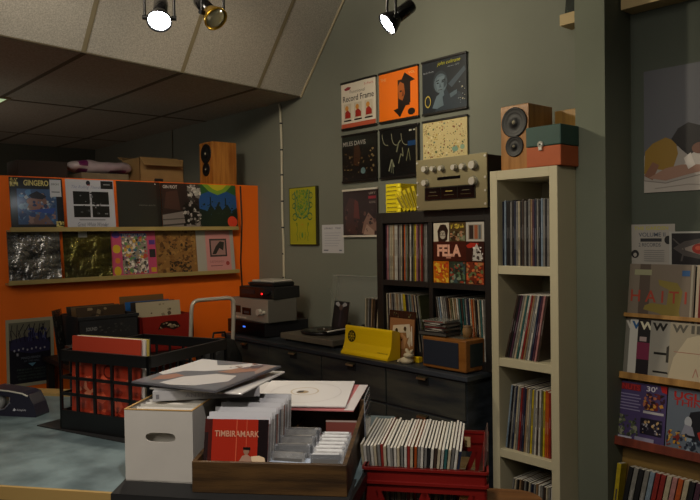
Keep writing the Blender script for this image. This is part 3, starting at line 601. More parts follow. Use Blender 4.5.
for i, (c, lab, z) in enumerate((('#3c2c1e', 'brown record cover leaning out of the dark grey record box', 0), ('#6a5236', 'tan record cover standing behind the brown one in the dark grey box', 0), ('#2a2522', 'dark record cover at the back of the dark grey record box', 0))):
    o = cover('record_sleeve', lab, c, [('n', 91+i, 18, (.1, .6, .9, .98), .02, .06, ['#7a6a50', '#2a1e16', '#8a7a60'])], group='records in the dark grey box'); put(o, -4.34-.06*i, 1.775-.008*i, .862, rz=pi/2+R(2), rx=-R(12))
o = cover('record_sleeve', 'clear plastic wrapped record standing left of the dark grey record box', '#45443f', [('n', 95, 14, (.1, .3, .9, .9), .02, .08, ['#6c6a64', '#2c2b28'])], rough=.15, coat=1.); put(o, -4.44, 1.545, .851, rz=pi/2+R(50), rx=-R(6)); o.scale = (.45, 1, 1)
# red box with records and card
t = thing('record_crate', 'red record box with dark emblem on bench by orange partition', 'crate', (-4.42, 2.175, .851), pi/2)
RD = mat('#8c1c12', .5)
mb = MB(); a, b, h = .185, .14, .235
for p, q in (((-a, -b, 0), (a, b, .008)), ((-a, -b, 0), (a, -b+.008, h)), ((-a, b-.008, 0), (a, b, h)), ((-a, -b, 0), (-a+.008, b, h)), ((a-.008, -b, 0), (a, b, h))): mb.box(p, q, RD)
art(mb, [('p', [(.3, .62), (.36, .8), (.5, .84), (.66, .82), (.74, .66), (.6, .58), (.45, .66)], '#1c1210'), ('n', 97, 12, (.34, .64, .7, .8), .02, .04, ['#8a7a5c', '#c0b090'])], 2*a, h, -b-.0002)
mb.build('crate_body', t, bevel=.002)
for i, (c, lab, dz) in enumerate((('#b0a68c', 'cream record cover standing in the red record box', 0.0), ('#2a2624', 'dark record cover standing in the red record box', .0), ('#245a98', 'blue edged record cover standing in the red record box', 0), ('#6b5030', 'brown card divider rising behind the covers in the red box', .0))):
    o = cover('record_sleeve' if i < 3 else 'card_divider', lab, c, [('n', 99+i, 12, (.2, .6, .8, .95), .02, .05, ['#8a8068', '#5a4c3a'])] if i < 2 else [], cat='record' if i < 3 else 'divider', h=.315 if i < 3 else .35, w=.315, group='records in the red box' if i < 3 else None)
    put(o, -4.335-.05*i, 2.155-.014*i, .862, rz=pi/2, rx=-R(9))
# folding chair
t = thing('folding_chair', 'white tubular folding chair beside the dresser in front of orange partition', 'chair', (-4.02, 2.33, 0), pi/2)
WT = mat('#c9c2b4', .3, .2)
mb = MB(); pts = []
w2 = .155
pts = [(-w2, .12, .0), (-w2, -.02, .8), (-w2, -.05, 1.13)] + [(-w2+.05*(1-cos(k*pi/8)), -.055, 1.155+.045*sin(k*pi/8)) for k in range(1, 5)] + [(w2-.05*(1-cos(k*pi/8)), -.055, 1.155+.045*sin(k*pi/8)) for k in range(4, 0, -1)] + [(w2, -.05, 1.13), (w2, -.02, .8), (w2, .12, 0)]
mb.tube(pts, .0125, WT, 12); mb.build('back_frame', t)
MB().box((-w2+.01, -.2, .44), (w2-.01, .12, .465), BLACK).build('seat', t, bevel=.01)
for s in (-1, 1): MB().tube([(s*(w2-.015), .05, .46), (s*(w2-.015), -.25, .0)], .011, WT).build('leg', t)
# black bag
mb = MB(); mb.lathe([(.02, 0), (.17, .01), (.19, .12), (.18, .32), (.12, .42), (.02, .44)], mat('#161617', .6, bump=.6, bscale=9, bdist=.03), 20)
t = thing('carry_bag', 'black soft bag with small handle standing by the dresser', 'bag', (-3.9, 2.33, .466)); o = mb.build('bag_body', t); o.scale = (.62, .85, 1.12)
mb = MB(); mb.tube([(0, -.05, .48), (0, -.04, .525), (0, .04, .525), (0, .05, .48)], .007, BLACK, 8); mb.build('handle', t)

# ================================================================== DRESSER
t = thing('dresser', 'long dark wooden chest of drawers with brass pulls along green wall', 'chest of drawers', (-3.31, 2.68, 0))
mb = MB(); mb.box((-1.13, -.012, .875), (1.13, .51, .9), DRESSER); mb.build('dresser_top', t, bevel=.004)
mb = MB(); mb.box((-1.11, .012, .06), (1.11, .50, .875), DRESSER); mb.box((-1.08, .04, 0), (1.08, .48, .06), BLACK); mb.build('carcass', t)
BR = mat('#8f8468', .3, .9)
for c_ in range(4):
    for r_ in range(4):
        x0 = -1.11+.555*c_; z1 = .87-.2*r_
        mb = MB(); mb.box((x0+.005, 0, z1-.192), (x0+.55, .014, z1-.004), DRESSERF); d = mb.build('drawer', t, bevel=.003)
        cx = x0+.2775
        mb = MB(); mb.box((cx-.035, -.004, z1-.05), (cx+.035, 0, z1-.006), BLACKMAT); mb.prism([(-.003, z1-.006), (-.02, z1-.012), (-.024, z1-.022), (-.02, z1-.022), (-.016, z1-.016), (-.003, z1-.012)], cx-.032, cx+.032, BR, 'x'); mb.build('drawer_pull', d)
DZ = .9005
# ---- hi-fi stack (left)
def plate(x0, x1, y0, y1, z0, z1, name, label, cat, body, face=None):
    t = thing(name, label, cat, ((x0+x1)/2, y0, z0)); w = x1-x0
    MB().box((-w/2, .006, 0), (w/2, y1-y0, z1-z0), body).build('housing', t, bevel=.003)
    MB().box((-w/2, 0, 0.002), (w/2, .006, z1-z0-.002), face or body).build('front_panel', t, bevel=.0015)
    return t
DG = mat('#1c1c1f', .4)
t = plate(-4.43, -3.97, 2.72, 3.1, DZ+.008, DZ+.105, 'amplifier', 'wide black amplifier at the bottom of the hi-fi stack on the dresser', 'amplifier', DG, BLACKGL)
MB().box((-.03, -.001, .05), (.0, .0, .06), mat('#3c6ad8', .4, emit=1.5)).build('display', t)
for sx in (-.19, .19):
    for y in (.05, .32): MB().cyl((sx, y, -.008), (sx, y, .002), .018, BLACK).build('foot', t)
t = plate(-4.41, -3.945, 2.735, 2.98, DZ+.106, DZ+.262, 'tape_deck', 'silver hi-fi deck with two dark windows, middle of the stack on the dresser', 'tape deck', mat('#7d7a72', .45, .5), mat('#a29d92', .4, .4))
MB().box((-.2, -.002, .05), (-.1, .001, .1), BLACKGL).build('meter_window', t); MB().box((-.08, -.002, .04), (.03, .001, .09), BLACKGL).build('cassette_window', t)
MB().box((-.055, -.004, .05), (.005, -.002, .066), mat('#3c3c40', .4)).build('label_plate', t)
for x, r in ((.14, .022), (.19, .012)):
    MB().cyl((x, 0, .07), (x, -.022, .07), r, CHROME, 24).build('knob', t)
for k in range(6): MB().box((-.2+.03*k, -.006, .012), (-.182+.03*k, 0, .024), CHROME).build('button', t)
t = plate(-4.30, -3.93, 2.76, 3.0, DZ+.263, DZ+.345, 'receiver', 'black box with red light near the top of the dresser hi-fi stack', 'receiver', BLACKMAT, BLACKGL); t.rotation_euler.z = R(6)
MB().cyl((.06, 0, .035), (.06, -.004, .035), .006, mat('#d81818', .4, emit=4.)).build('power_light', t)
MB().box((-.16, -.002, .03), (-.02, 0, .06), mat('#222226', .2)).build('display', t); MB().cyl((.13, 0, .045), (.13, -.014, .045), .014, BLACKGL).build('knob', t)
t = thing('disc_player', 'flat white topped disc player on top of the dresser hi-fi stack', 'disc player', (-4.10, 2.88, DZ+.346), R(6))
MB().box((-.13, -.1, 0), (.13, .1, .03), BLACK).build('base', t, bevel=.008); MB().box((-.11, -.09, .03), (.12, .09, .045), mat('#b5b2aa', .35)).build('lid', t, bevel=.01)
t = thing('remote_control', 'small grey remote control lying left on the black receiver', 'remote control', (-4.31, 2.86, DZ+.346), R(70))
MB().box((-.02, -.06, 0), (.02, .06, .016), mat('#5c5a55', .5)).build('remote_body', t, bevel=.004)
for i in range(4):
    for j in (-1, 1): MB().box((j*.008-.004, -.045+.022*i, .016), (j*.008+.004, -.037+.022*i, .018), BLACK).build('button', t)

# ---- turntable
t = thing('turntable', 'taupe turntable with black platter and raised clear lid on the dresser', 'turntable', (-3.57, 2.95, DZ))
PL = mat('#6a6254', .4, noise=.05)
MB().box((-.27, -.19, .014), (.27, .19, .052), PL).build('plinth', t, bevel=.005)
for sx in (-.23, .23):
    for sy in (-.15, .15): MB().cyl((sx, sy, 0), (sx, sy, .014), .02, BLACK).build('foot', t)
mb = MB(); prof = [(.0005, .058), (.004, .066), (.006, .066)]
T = Matrix.Translation((-.04, 0, 0))
mb.lathe([(.14, .052), (.152, .056), (.152, .068), (.15, .072), (.02, .073)], BLACK, 48, T, caps=False); pl = mb.build('platter', t)
mb = MB(); pr = [(.15, .073)] + [(.15-.003*k, .0752+.0006*(k % 2)) for k in range(1, 32)] + [(.052, .0755)]
mb.lathe(pr, mat('#101012', .22, coat=.4), 48, T, caps=False); mb.lathe([(.052, .0757), (.004, .076)], mat('#3a2c20', .5), 32, T, caps=False); mb.lathe([(.004, .076), (.004, .084), (.0005, .085)], CHROME, 12, T, caps=False); mb.build('vinyl_disc', pl)
mb = MB(); mb.cyl((.2, .1, .052), (.2, .1, .085), .028, BLACK); mb.cyl((.2, .1, .085), (.2, .1, .105), .014, CHROME); b_ = mb.build('tonearm_base', t)
mb = MB(); mb.tube([(.2, .17, .1), (.2, .1, .1), (.19, -.02, .1), (.15, -.1, .09), (.125, -.12, .083)], .005, CHROME, 8); mb.cyl((.2, .13, .1), (.2, .165, .1), .016, BLACK); mb.box((.11, -.135, .076), (.135, -.105, .088), BLACK); mb.build('tonearm', t)
lid = MB()
LG = mat('#dfe3d8', .06, trans=0., alpha=.07, coat=.5, name='clear_acrylic'); LE = mat('#8c9084', .15, alpha=.3)
lid.box((-.22, 0, 0), (.22, .003, .37), LG)
for p, q in (((-.22, -.05, .362), (.22, .003, .366)), ((-.222, -.05, 0), (-.219, .003, .366)), ((.219, -.05, 0), (.222, .003, .366))): lid.box(p, q, LG)
for p, q in (((-.222, -.001, .364), (.222, .001, .368)), ((-.223, -.001, 0), (-.219, .001, .366)), ((-.222, -.051, .36), (.222, -.049, .366)), ((.219, -.001, 0), (.223, .001, .366))): lid.box(p, q, LE)
o = lid.build('dust_cover', t); put(o, .06, .2, .055, rx=-R(6))
mb = MB(); mb.tube([(-.19, .17, .33), (-.07, .17, .2)], .003, LE, 6); mb.cyl((-.07, .16, .2), (-.07, .175, .2), .008, BLACK); mb.build('lid_stay', t); mb = MB(); mb.cyl((.02, .165, .1), (.02, .175, .1), .01, BLACK); mb.build('lid_hinge', t)
# photo card on turntable
o = cover('photo_card', 'small dark photo card of a figure in a pale collar standing on the turntable', '#141114', [('p', [(.2, .0), (.15, .4), (.35, .75), (.65, .75), (.88, .4), (.8, 0)], '#1f1a1e'), ('e', .5, .78, .12, .1, '#5c4840'), ('p', [(.1, .93), (.28, .98), (.42, .88), (.36, .8), (.12, .86)], '#a8a8a8'), ('p', [(.9, .93), (.72, .98), (.58, .88), (.64, .8), (.88, .86)], '#a0a0a0'), ('p', [(.44, .1), (.48, .65), (.56, .65), (.6, .1)], '#3a3038')], w=.165, h=.185, t=.006, cat='card'); put(o, -3.52, 3.0, DZ+.077, rx=-R(10), rz=R(-6))
# cartridge box / small pale bottle near tonearm
t = thing('stylus_cleaner', 'small pale cap bottle behind the yellow holder on the dresser', 'bottle', (-3.12, 2.97, DZ)); MB().lathe([(.0, 0), (.022, 0), (.022, .1), (.012, .115)], BLACK, 16, caps=False).build('bottle_body', t); MB().lathe([(.013, .113), (.013, .14), (.0, .141)], mat('#b8a888', .5), 16, caps=False).build('bottle_cap', t)
# records standing left of black cube shelf
row(5, -3.125, -3.035, 2.87, DZ, ['cream', 'grey', 'tan', 'dark brown', 'cream', 'grey', 'white'], 'leaning between turntable and black cube shelf', 'records leaning left of the black shelf', lean=lambda t: R(2+4*t), w=.009)

# ---- yellow curved holder
t = thing('record_holder', 'bright yellow curved desktop holder with round black emblem on the dresser', 'holder', (-2.955, 2.7, DZ))
YL = mat('#f2c80a', .35, coat=.2)
prof = [(0, 0), (.1, 0), (.1, .15), (.05, .165), (.044, .165), (.038, .155), (.036, .12), (.03, .07), (.015, .03), (0, .012)]
mb = MB(); mb.prism(prof, -.195, .195, YL, 'x'); mb.build('holder_body', t, bevel=.002)
def curved(pts_items):
    pass
mb = MB(); 
def PY(u, v, d): # follow the concave front
    z = v; ys = [(.012, 0), (.03, .015), (.07, .03), (.12, .036), (.155, .038)]
    for (za, ya), (zb, yb) in zip(ys, ys[1:]):
        if z <= zb: y = ya+(yb-ya)*(z-za)/(zb-za); break
    else: y = .038
    return (u, y-d-.0008, z)
BKM = mat('#1a1608', .5)
mb.add([PY(-.135+.034*q*cos(2*pi*i/28), .105+.034*q*sin(2*pi*i/28), 0) for q in (1, .45) for i in range(28)], [(i, (i+1) % 28, 28+(i+1) % 28, 28+i) for i in range(28)], BKM)
mb.add([PY(-.135+.013*q*cos(2*pi*i/20), .105+.013*q*sin(2*pi*i/20), .0004) for q in (1, .5) for i in range(20)], [(i, (i+1) % 20, 20+(i+1) % 20, 20+i) for i in range(20)], BKM)
for k in range(8):
    a = 2*pi*k/8; mb.add([PY(-.135+.03*cos(a+e)*s, .105+.03*sin(a+e)*s, .0008) for s, e in ((.6, -.12), (.85, -.12), (.85, .12), (.6, .12))], [(0, 1, 2, 3)], YL)
mb.build('emblem', t, recalc=False); mb = MB(); vs, fs = text_geo('SEVEN INCH STORE'); mb.add([PY(.1+u*.08, .032+v*.006, 0) for u, v in vs], fs, BKM)
mb.build('lettering', t, recalc=False)
# ---- leaning gatefold with white cat-like mask
o = cover('record_sleeve', 'brown record cover with a white mask face leaning on the black cube shelf', '#1d1a16', [
    ('r', .04, .02, .96, .84, '#946844'), ('p', [(.12, .42), (.16, .68), (.78, .74), (.84, .5), (.7, .44), (.66, .56), (.4, .54), (.36, .4)], '#d0c2aa'), ('p', [(.2, .4), (.3, .2), (.62, .22), (.7, .44), (.5, .54)], '#b8875c'), ('e', .3, .58, .05, .05, '#15120f'), ('e', .62, .63, .05, .05, '#15120f'), ('p', [(.46, .42), (.54, .42), (.5, .36)], '#4a3020'), 
    ('p', [(.72, .35), (.84, .6), (.9, .5), (.82, .25)], '#c4b49c'), ('n', 111, 12, (.1, .86, .9, .96), .01, .04, ['#5c563a', '#3a3a28']), ('l', [(.9, .3), (.86, .7)], .03, '#e0d8c8')], w=.205, h=.268, coat=.6, rough=.25)
put(o, -2.765, 2.812, DZ, rx=-R(4), rz=0)
# ---- small white skull-like ornament
t = thing('figurine', 'small cream lumpy figurine between yellow holder and wooden radio', 'figurine', (-2.655, 2.745, DZ))
CRM = mat('#c8b896', .5)
mb = MB(); mb.lathe([(.0, 0), (.03, 0), (.034, .02), (.026, .04), (.015, .05)], CRM, 16, caps=False); mb.lathe([(.004, .04), (.02, .048), (.026, .062), (.022, .078), (.004, .086)], CRM, 16, Matrix.Translation((.012, 0, 0)), caps=False)
mb.tube([(.01, 0, .08), (.0, 0, .1), (-.004, 0, .115)], [.008, .01, .004], CRM, 8); mb.tube([(.024, 0, .08), (.03, 0, .1), (.036, 0, .112)], [.008, .01, .004], CRM, 8); mb.tube([(-.02, -.005, .03), (-.04, -.01, .012), (-.042, -.012, .002)], [.012, .012, .01], CRM, 8)
fb = mb.build('figurine_body', t); fb.scale = (1.15, 1.15, .68)
o = MB().box((-.02, -.015, 0), (.02, .015, .03), YL).build('small_box', bevel=.003); tag(o, 'tiny yellow box behind the cream figurine', 'box'); put(o, -2.625, 2.80, DZ)
# ---- wooden radio
t = thing('tabletop_radio', 'light wood tabletop radio with navy cloth front at the dresser end', 'radio', (-2.368, 2.715, DZ))
RW_ = wood('#94602a', '#7a4a1c', (1, 8, 8), .35)
MB().box((-.145, 0, .006), (.145, .155, .165), RW_).build('cabinet', t, bevel=.006)
MB().box((-.138, -.003, .022), (.098, .001, .15), mat('#141c2c', .8, bump=.3, bscale=300, bdist=.002)).build('speaker_cloth', t, bevel=.002)
MB().box((.1455, .03, .03), (.147, .13, .145), mat('#2a3434', .4)).build('side_panel', t)
MB().box((-.07, .04, .165), (.1, .11, .168), mat('#8a8474', .3, .6)).build('control_panel', t)
for sx in (-.12, .12): MB().box((sx-.015, .02, 0), (sx+.015, .13, .006), BLACK).build('foot', t)
t = thing('notebook', 'thick black notebook on the wooden radio under the disc cases', 'book', (-2.46, 2.79, DZ+.1685), R(4)); MB().box((-.09, -.065, 0), (.09, .065, .022), BLACK).build('book_cover', t, bevel=.003); MB().box((-.086, -.0655, .004), (.0905, .06, .018), mat('#4a4640', .8)).build('pages', t)
for i, (c, dx, rz) in enumerate((('#2a2a2c', 0, 5), ('#55544e', .006, -6), ('#232326', -.004, 12), ('#6c6a62', .004, 2), ('#2f2e30', .0, -9), ('#8a887e', -.008, 6))):
    mb = MB(); mb.box((-.071, -.0625, 0), (.071, .0625, .0092), mat(c, .2, coat=.6)); mb.box((-.0715, -.06, .0015), (-.0712, .06, .0075), mat('#8a857a', .5)); mb.box((-.06, -.0628, .002), (.06, -.0625, .007), mat(['#8a857a', '#c0bbb0', '#7a2a24'][i % 3], .5))
    art(mb, [], .1, .1, 0)
    o = mb.build('disc_case', bevel=.0008); tag(o, ['lowest', 'second lowest', 'third lowest', 'third highest', 'second highest', 'topmost'][i]+' flat disc case in the stack on the black notebook', 'disc case', 'disc cases stacked on the radio'); put(o, -2.44+dx, 2.785, DZ+.191+.0096*i, rz=R(rz))
t = thing('jar', 'small tan round pot behind the disc cases on the radio', 'pot', (-2.29, 2.81, DZ+.1685)); MB().lathe([(.0, 0), (.022, 0), (.026, .03), (.022, .05)], mat('#8a6a40', .6), 18, caps=False).build('pot_body', t); MB().lathe([(.023, .05), (.023, .058), (.0, .062)], mat('#6c5030', .6), 18, caps=False).build('lid', t)

# ================================================================== BLACK CUBE SHELF
BX0, BX1, BY = -2.98, -2.15, 2.84
t = thing('cube_shelf', 'black two by two cube shelf of records standing on the dresser', 'shelf', ((BX0+BX1)/2, BY, DZ))
hw = (BX1-BX0)/2; HB = .82
for p, q, n in (((-hw, 0, 0), (-hw+.05, .35, HB), 'side_panel'), ((hw-.05, 0, 0), (hw, .35, HB), 'side_panel'), ((-hw+.05, 0, HB-.062), (hw-.05, .35, HB), 'top_panel'), ((-hw+.05, 0, 0), (hw-.05, .35, .045), 'bottom_panel')):
    MB().box(p, q, BLACKWOOD).build(n, t, bevel=.002)
MB().box((-.014, .003, .045), (.014, .34, HB-.062), BLACKWOOD).build('divider', t, bevel=.001); MB().box((-hw+.05, .002, .405), (-.014, .34, .435), BLACKWOOD).build('middle_shelf', t); MB().box((.014, .002, .405), (hw-.05, .34, .435), BLACKWOOD).build('middle_shelf', t)
MB().box((-hw+.05, .342, .045), (hw-.05, .35, HB-.062), BLACKMAT).build('back_panel', t)
c0 = (BX0+BX1)/2
zl, zu = DZ+.0455, DZ+.4355
row(27, BX0+.058, c0-.045, BY+.02, zu, ['plum', 'pink', 'grey', 'cream', 'cream', 'tan', 'white', 'white', 'dark brown', 'grey', 'cream', 'black', 'orange', 'grey', 'olive', 'dark brown', 'white', 'black', 'olive', 'yellow', 'pink', 'plum', 'tan', 'red', 'dark brown', 'grey', 'grey'], 'in upper left cube of black shelf', 'records in the upper left cube', w=.0082, lean=R(.6))
row(26, BX0+.062, c0-.065, BY+.02, zl, ['cream', 'dark brown', 'white', 'tan', 'grey', 'black', 'grey', 'cream', 'tan', 'cream', 'grey', 'olive', 'white', 'yellow', 'yellow', 'black', 'navy', 'grey', 'teal', 'grey', 'tan', 'navy', 'cream', 'black', 'grey', 'olive'], 'in lower left cube of black shelf', 'records in the lower left cube', lean=lambda t: -R(1+7*t), w=.008, hj=.02)
row(24, c0+.06, BX1-.068, BY+.02, zl, ['dark brown', 'grey', 'pale blue', 'white', 'grey', 'grey', 'dark brown', 'tan', 'olive', 'cream', 'tan', 'white', 'teal', 'dark brown', 'teal', 'grey', 'navy', 'cream', 'orange', 'tan', 'black', 'cream', 'teal', 'white'], 'in lower right cube of black shelf', 'records in the lower right cube', lean=lambda t: -R(9-6*t), w=.008, hj=.02)
# FELA boxed set: a panel of nine little covers
S9 = [('r', .0, .69, .32, 1, '#c8c0ac'), ('p', [(.1, .69), (.08, .86), (.14, .97), (.25, .97), (.3, .88), (.28, .72), (.24, .69)], '#1a1614'), ('e', .19, .8, .06, .07, '#a8a090'), ('o', .165, .81, .03, .03, .25, '#1a1614'), ('o', .22, .81, .03, .03, .25, '#1a1614'),
      ('r', .33, .69, .65, 1, '#4a3c22'), ('n', 120, 40, (.34, .7, .64, .86), .015, .04, ['#8a8a70', '#6a7a5c', '#a87a5c', '#2c2418']), ('n', 121, 16, (.36, .9, .62, .98), .01, .03, ['#a08c2c', '#c8b04c']),
      ('r', .66, .69, 1, 1, '#b8b4aa'), ('r', .7, .72, .96, .96, '#968c7c'), ('r', .72, .73, .8, .95, '#2a2624'), ('r', .82, .73, .88, .95, '#9a5a3c'), ('r', .9, .73, .94, .95, '#5a6468'),
      ('r', .0, .37, 1, .69, '#3c1712'), ('t', .08, .44, .56, .64, 'FELA', '#e0a890', 0, .045), ('r', .26, .41, .36, .43, '#c88a74'), ('r', .66, .37, 1, .69, '#2a1614'), ('p', [(.66, .62), (.74, .67), (.9, .66), (.88, .6), (.7, .58)], '#a82c20'), ('p', [(.78, .38), (.8, .56), (.86, .66), (.92, .56), (.98, .42), (.96, .38)], '#b8b4ac'), ('n', 122, 22, (.78, .38, .98, .6), .01, .03, ['#1a1614', '#3c3834', '#e0dcd4']),
      ('r', .0, .0, .32, .36, '#b86a14'), ('n', 123, 50, (.01, .01, .31, .35), .02, .05, ['#d89c24', '#c8501c', '#a8401c', '#e0b43c']), ('r', .33, .0, .65, .36, '#24382c'), ('n', 124, 60, (.34, .01, .64, .35), .015, .045, ['#4a6a4c', '#1c2420', '#8a3828', '#7a8a74', '#2c4c50']),
      ('r', .66, .0, 1, .36, '#6a2c1c'), ('n', 125, 60, (.67, .01, .99, .35), .015, .045, ['#b84a28', '#3a1c14', '#a87a4c', '#5c6a44', '#c8643c'])]
o = cover('boxed_set', 'collage fronted boxed set reading FELA in the upper right cube', '#2a1612', S9, w=.338, h=.317, t=.03, cat='boxed set', rough=.3, coat=.4); put(o, -2.374, BY+.022, zu)
row(5, -2.47, -2.25, BY+.1, zu, ['black', 'dark brown', 'navy'], 'behind the collage boxed set', 'records behind the boxed set', w=.006) if False else None

# ---- on black shelf: reel to reel style silver deck
ZT = DZ+HB+.0005
t = thing('preamplifier', 'brushed silver rack deck with round knobs and dark windows atop black shelf', 'amplifier', (-2.385, 2.80, ZT))
MB().box((-.225, .008, .006), (.235, .22, .262), BLACKMAT).build('housing', t, bevel=.002)
MB().box((-.235, 0, .0), (.235, .008, .27), BRUSHED).build('front_panel', t, bevel=.0015)
for (x, z, r) in ((-.165, .218, .017), (-.108, .216, .014), (-.052, .214, .014), (.035, .212, .015), (.09, .212, .015), (.155, .214, .021), (-.165, .145, .017), (.155, .135, .021)):
    mb = MB(); mb.cyl((x, 0, z), (x, -.022, z), r, CHROME, 24, r*.9); mb.cyl((x, -.002, z), (x, .001, z), r*1.3, mat('#7c7868', .4, .6), 24); mb.build('knob', t)
MB().box((-.085, -.002, .155), (.068, .001, .17), BLACKGL).build('slot', t)
MB().box((-.174, -.003, .05), (.165, .001, .12), mat('#1c1912', .3)).build('window_frame', t)
for k in range(3):
    mb = MB(); x0 = -.168+.11*k; mb.box((x0, -.004, .056), (x0+.106, -.001, .114), BLACKGL)
    mb.box((x0+.03, -.0045, .092), (x0+.076, -.004, .096), mat('#8a7430' if k == 1 else '#4a4028', .5, emit=.4 if k == 1 else .1)); mb.box((x0+.02, -.0045, .074), (x0+.086, -.004, .076), mat('#5a4c24', .5)); mb.build('meter_window', t)
for sx in (-.226, .226):
    for z in (.02, .085, .15, .255): MB().cyl((sx, 0, z), (sx, -.004, z), .006, CHROME, 12).build('screw', t)
# yellow boxes
YB = mat('#d8c416', .35, coat=.3)
for i in range(7):
    mb = MB(); mb.box((-.05, -.1, 0), (.05, .1, .021), YB); mb.box((-.044, -.1004, .004), (.02, -.1, .008), mat('#3a3410', .5)); mb.box((.03, -.1004, .004), (.044, -.1, .017), mat('#f0e040', .5)); mb.box((-.0485, -.0985, .0203), (.0485, .0985, .0214), mat('#e8d838', .4))
    o = mb.build('tape_box', bevel=.0012); tag(o, ['lowest', 'second lowest', 'third lowest', 'middle', 'third highest', 'second highest', 'topmost'][i]+' yellow tape box in the upright stack on the black shelf', 'tape box', 'yellow tape boxes stacked on the black shelf'); o.scale = (1.2, 1, 1.05); put(o, -2.868, 2.97, ZT+.0235*i, rz=R([0, 2, -1, 1, -2, 2, 0][i]))
for i in range(5):
    mb = MB(); mb.box((0, -.09, 0), (.02, .09, .15), mat('#c8b41a', .4, coat=.3)); mb.box((.003, -.0905, .02), (.017, -.09, .12), mat('#7c6e14', .5))
    o = mb.build('tape_box', bevel=.0012); tag(o, '%sleaning yellow tape box slumped beside the silver deck' % (['leftmost ', 'second ', 'third ', 'fourth ', 'rightmost '][i]), 'tape box', 'leaning yellow tape boxes'); put(o, -2.775+.026*i, 2.95, ZT+.001, ry=-R(38-5*i)); o.scale = (1, 1, .8+.04*i)
o = MB().box((-.035, -.09, 0), (.035, .09, .035), BLACK).build('small_box', bevel=.002); tag(o, 'small black box on top of the yellow tape boxes', 'box'); put(o, -2.76, 3.04, ZT+.16)
o['label'] = 'small black box beside the topmost yellow tape box'
put(o, -2.69, 3.08, ZT+.12); 
o2 = MB().box((-.04, -.05, 0), (.045, .05, .12), mat('#1a1613', .6)).build('storage_box', bevel=.002); tag(o2, 'dark box hidden behind the yellow tape boxes', 'box'); put(o2, -2.69, 3.08, ZT)
o3 = cover('card_sleeve', 'small cream card behind the yellow tape boxes by the silver deck', '#b8a888', [], w=.09, h=.16, t=.003, cat='card'); put(o3, -2.62, 3.0, ZT)

# ================================================================== WHITE TALL SHELF
WX0, WX1, WY = -2.132, -1.76, 2.8
t = thing('tall_shelf', 'tall narrow white shelf of records between black shelf and pillar', 'shelf', ((WX0+WX1)/2, WY, 0))
hw = (WX1-WX0)/2; HW = 1.895
for s in (-1, 1):
    a, b = sorted((s*hw, s*(hw-.042))); MB().box((a, 0, 0), (b, .385, HW), WHITEWOOD).build('side_panel', t, bevel=.002)
tops = [HW, 1.437, .99, .547, .10]
for i, z in enumerate(tops): MB().box((-hw+.042, .0 if i == 0 else .002, z-(.045 if i == 0 else .04)), (hw-.042, .38, z), WHITEWOOD).build('shelf_board' if i else 'top_board', t, bevel=.0015)
MB().box((-hw+.042, .378, .06), (hw-.042, .384, HW-.045), mat('#8f8668', .6)).build('back_panel', t)
xl, xr = WX0+.048, WX1-.048
P1 = ['navy', 'pale blue', 'black', 'black', 'grey', 'black', 'navy', 'grey', 'cream', 'black', 'dark brown', 'grey', 'black', 'grey', 'tan', 'plum', 'navy', 'grey', 'black', 'pale blue', 'grey', 'black', 'grey', 'cream']
row(24, xl+.008, xr-.008, WY+.025, 1.4375, P1, 'in top compartment of tall white shelf', 'records in the top white compartment', lean=R(.4), w=.0085, hj=.03)
row(15, xl+.012, xr-.085, WY+.03, 0.9905, ['dark brown', 'black', 'plum', 'grey', 'cream', 'teal', 'white', 'red', 'tan', 'grey', 'white', 'navy', 'plum', 'pink', 'dark brown'], 'in second compartment of tall white shelf', 'records in the second white compartment', lean=lambda t: R(14-4*t), w=.009)
row(22, xl+.008, xr-.024, WY+.03, 0.5475, ['pale blue', 'black', 'grey', 'navy', 'cream', 'grey', 'red', 'plum', 'navy', 'tan', 'cream', 'grey', 'yellow', 'grey', 'white', 'dark brown', 'white', 'olive', 'yellow', 'orange', 'orange', 'red'], 'in third compartment of tall white shelf', 'records in the third white compartment', lean=lambda t: R(7-6*t), w=.0085, hj=.03)
row(17, xl+.008, xr-.02, WY+.03, 0.1005, ['grey', 'cream', 'black', 'tan', 'dark brown', 'grey', 'black', 'cream', 'navy', 'grey', 'tan', 'white', 'grey', 'dark brown', 'cream', 'grey', 'white'], 'in bottom compartment of tall white shelf', 'records in the bottom white compartment', lean=lambda t: R(8-7*t), w=.008, hj=.03)
# speaker on top
t = thing('bookshelf_speaker', 'wooden two driver speaker standing on the tall white shelf', 'speaker', (-2.0, 2.82+.1, HW+.0005))
speaker_parts(t, .158, .305, .2, None, wood('#b07c40', '#8f5f2a', (14, 14, 1), .35), big=.064)
# record carry case green and orange
t = thing('record_case', 'record case with green lid and orange base on the tall white shelf', 'case', (-1.838, 2.80, HW+.0005))
CO = mat('#b4582a', .65, noise=.1, nscale=15, bump=.2, bscale=200, bdist=.002); CG2 = mat('#2f4f46', .6, noise=.12, nscale=12, bump=.2, bscale=200, bdist=.002)
MB().box((-.083, 0, 0), (.097, .15, .092), CO).build('case_base', t, bevel=.004); MB().box((-.085, -.002, .093), (.099, .152, .185), CG2).build('case_lid', t, bevel=.005)
mb = MB(); mb.lathe([(.0, 0), (.016, 0), (.016, .004), (.006, .007)], CHROME, 18, Matrix.Translation((-.005, -.002, .1)) @ Matrix.Rotation(pi/2, 4, 'X'), caps=False); mb.box((-.013, -.008, .074), (.003, .0, .096), CHROME); mb.build('clasp', t)
o = MB().box((-.06, -.035, 0), (.06, .035, .28), wood('#a07830', '#7d5a20', (10, 10, 1))).build('wooden_box', bevel=.003); tag(o, 'golden wooden box standing behind the green and orange case', 'box'); put(o, -1.84, 3.04, HW+.0005)
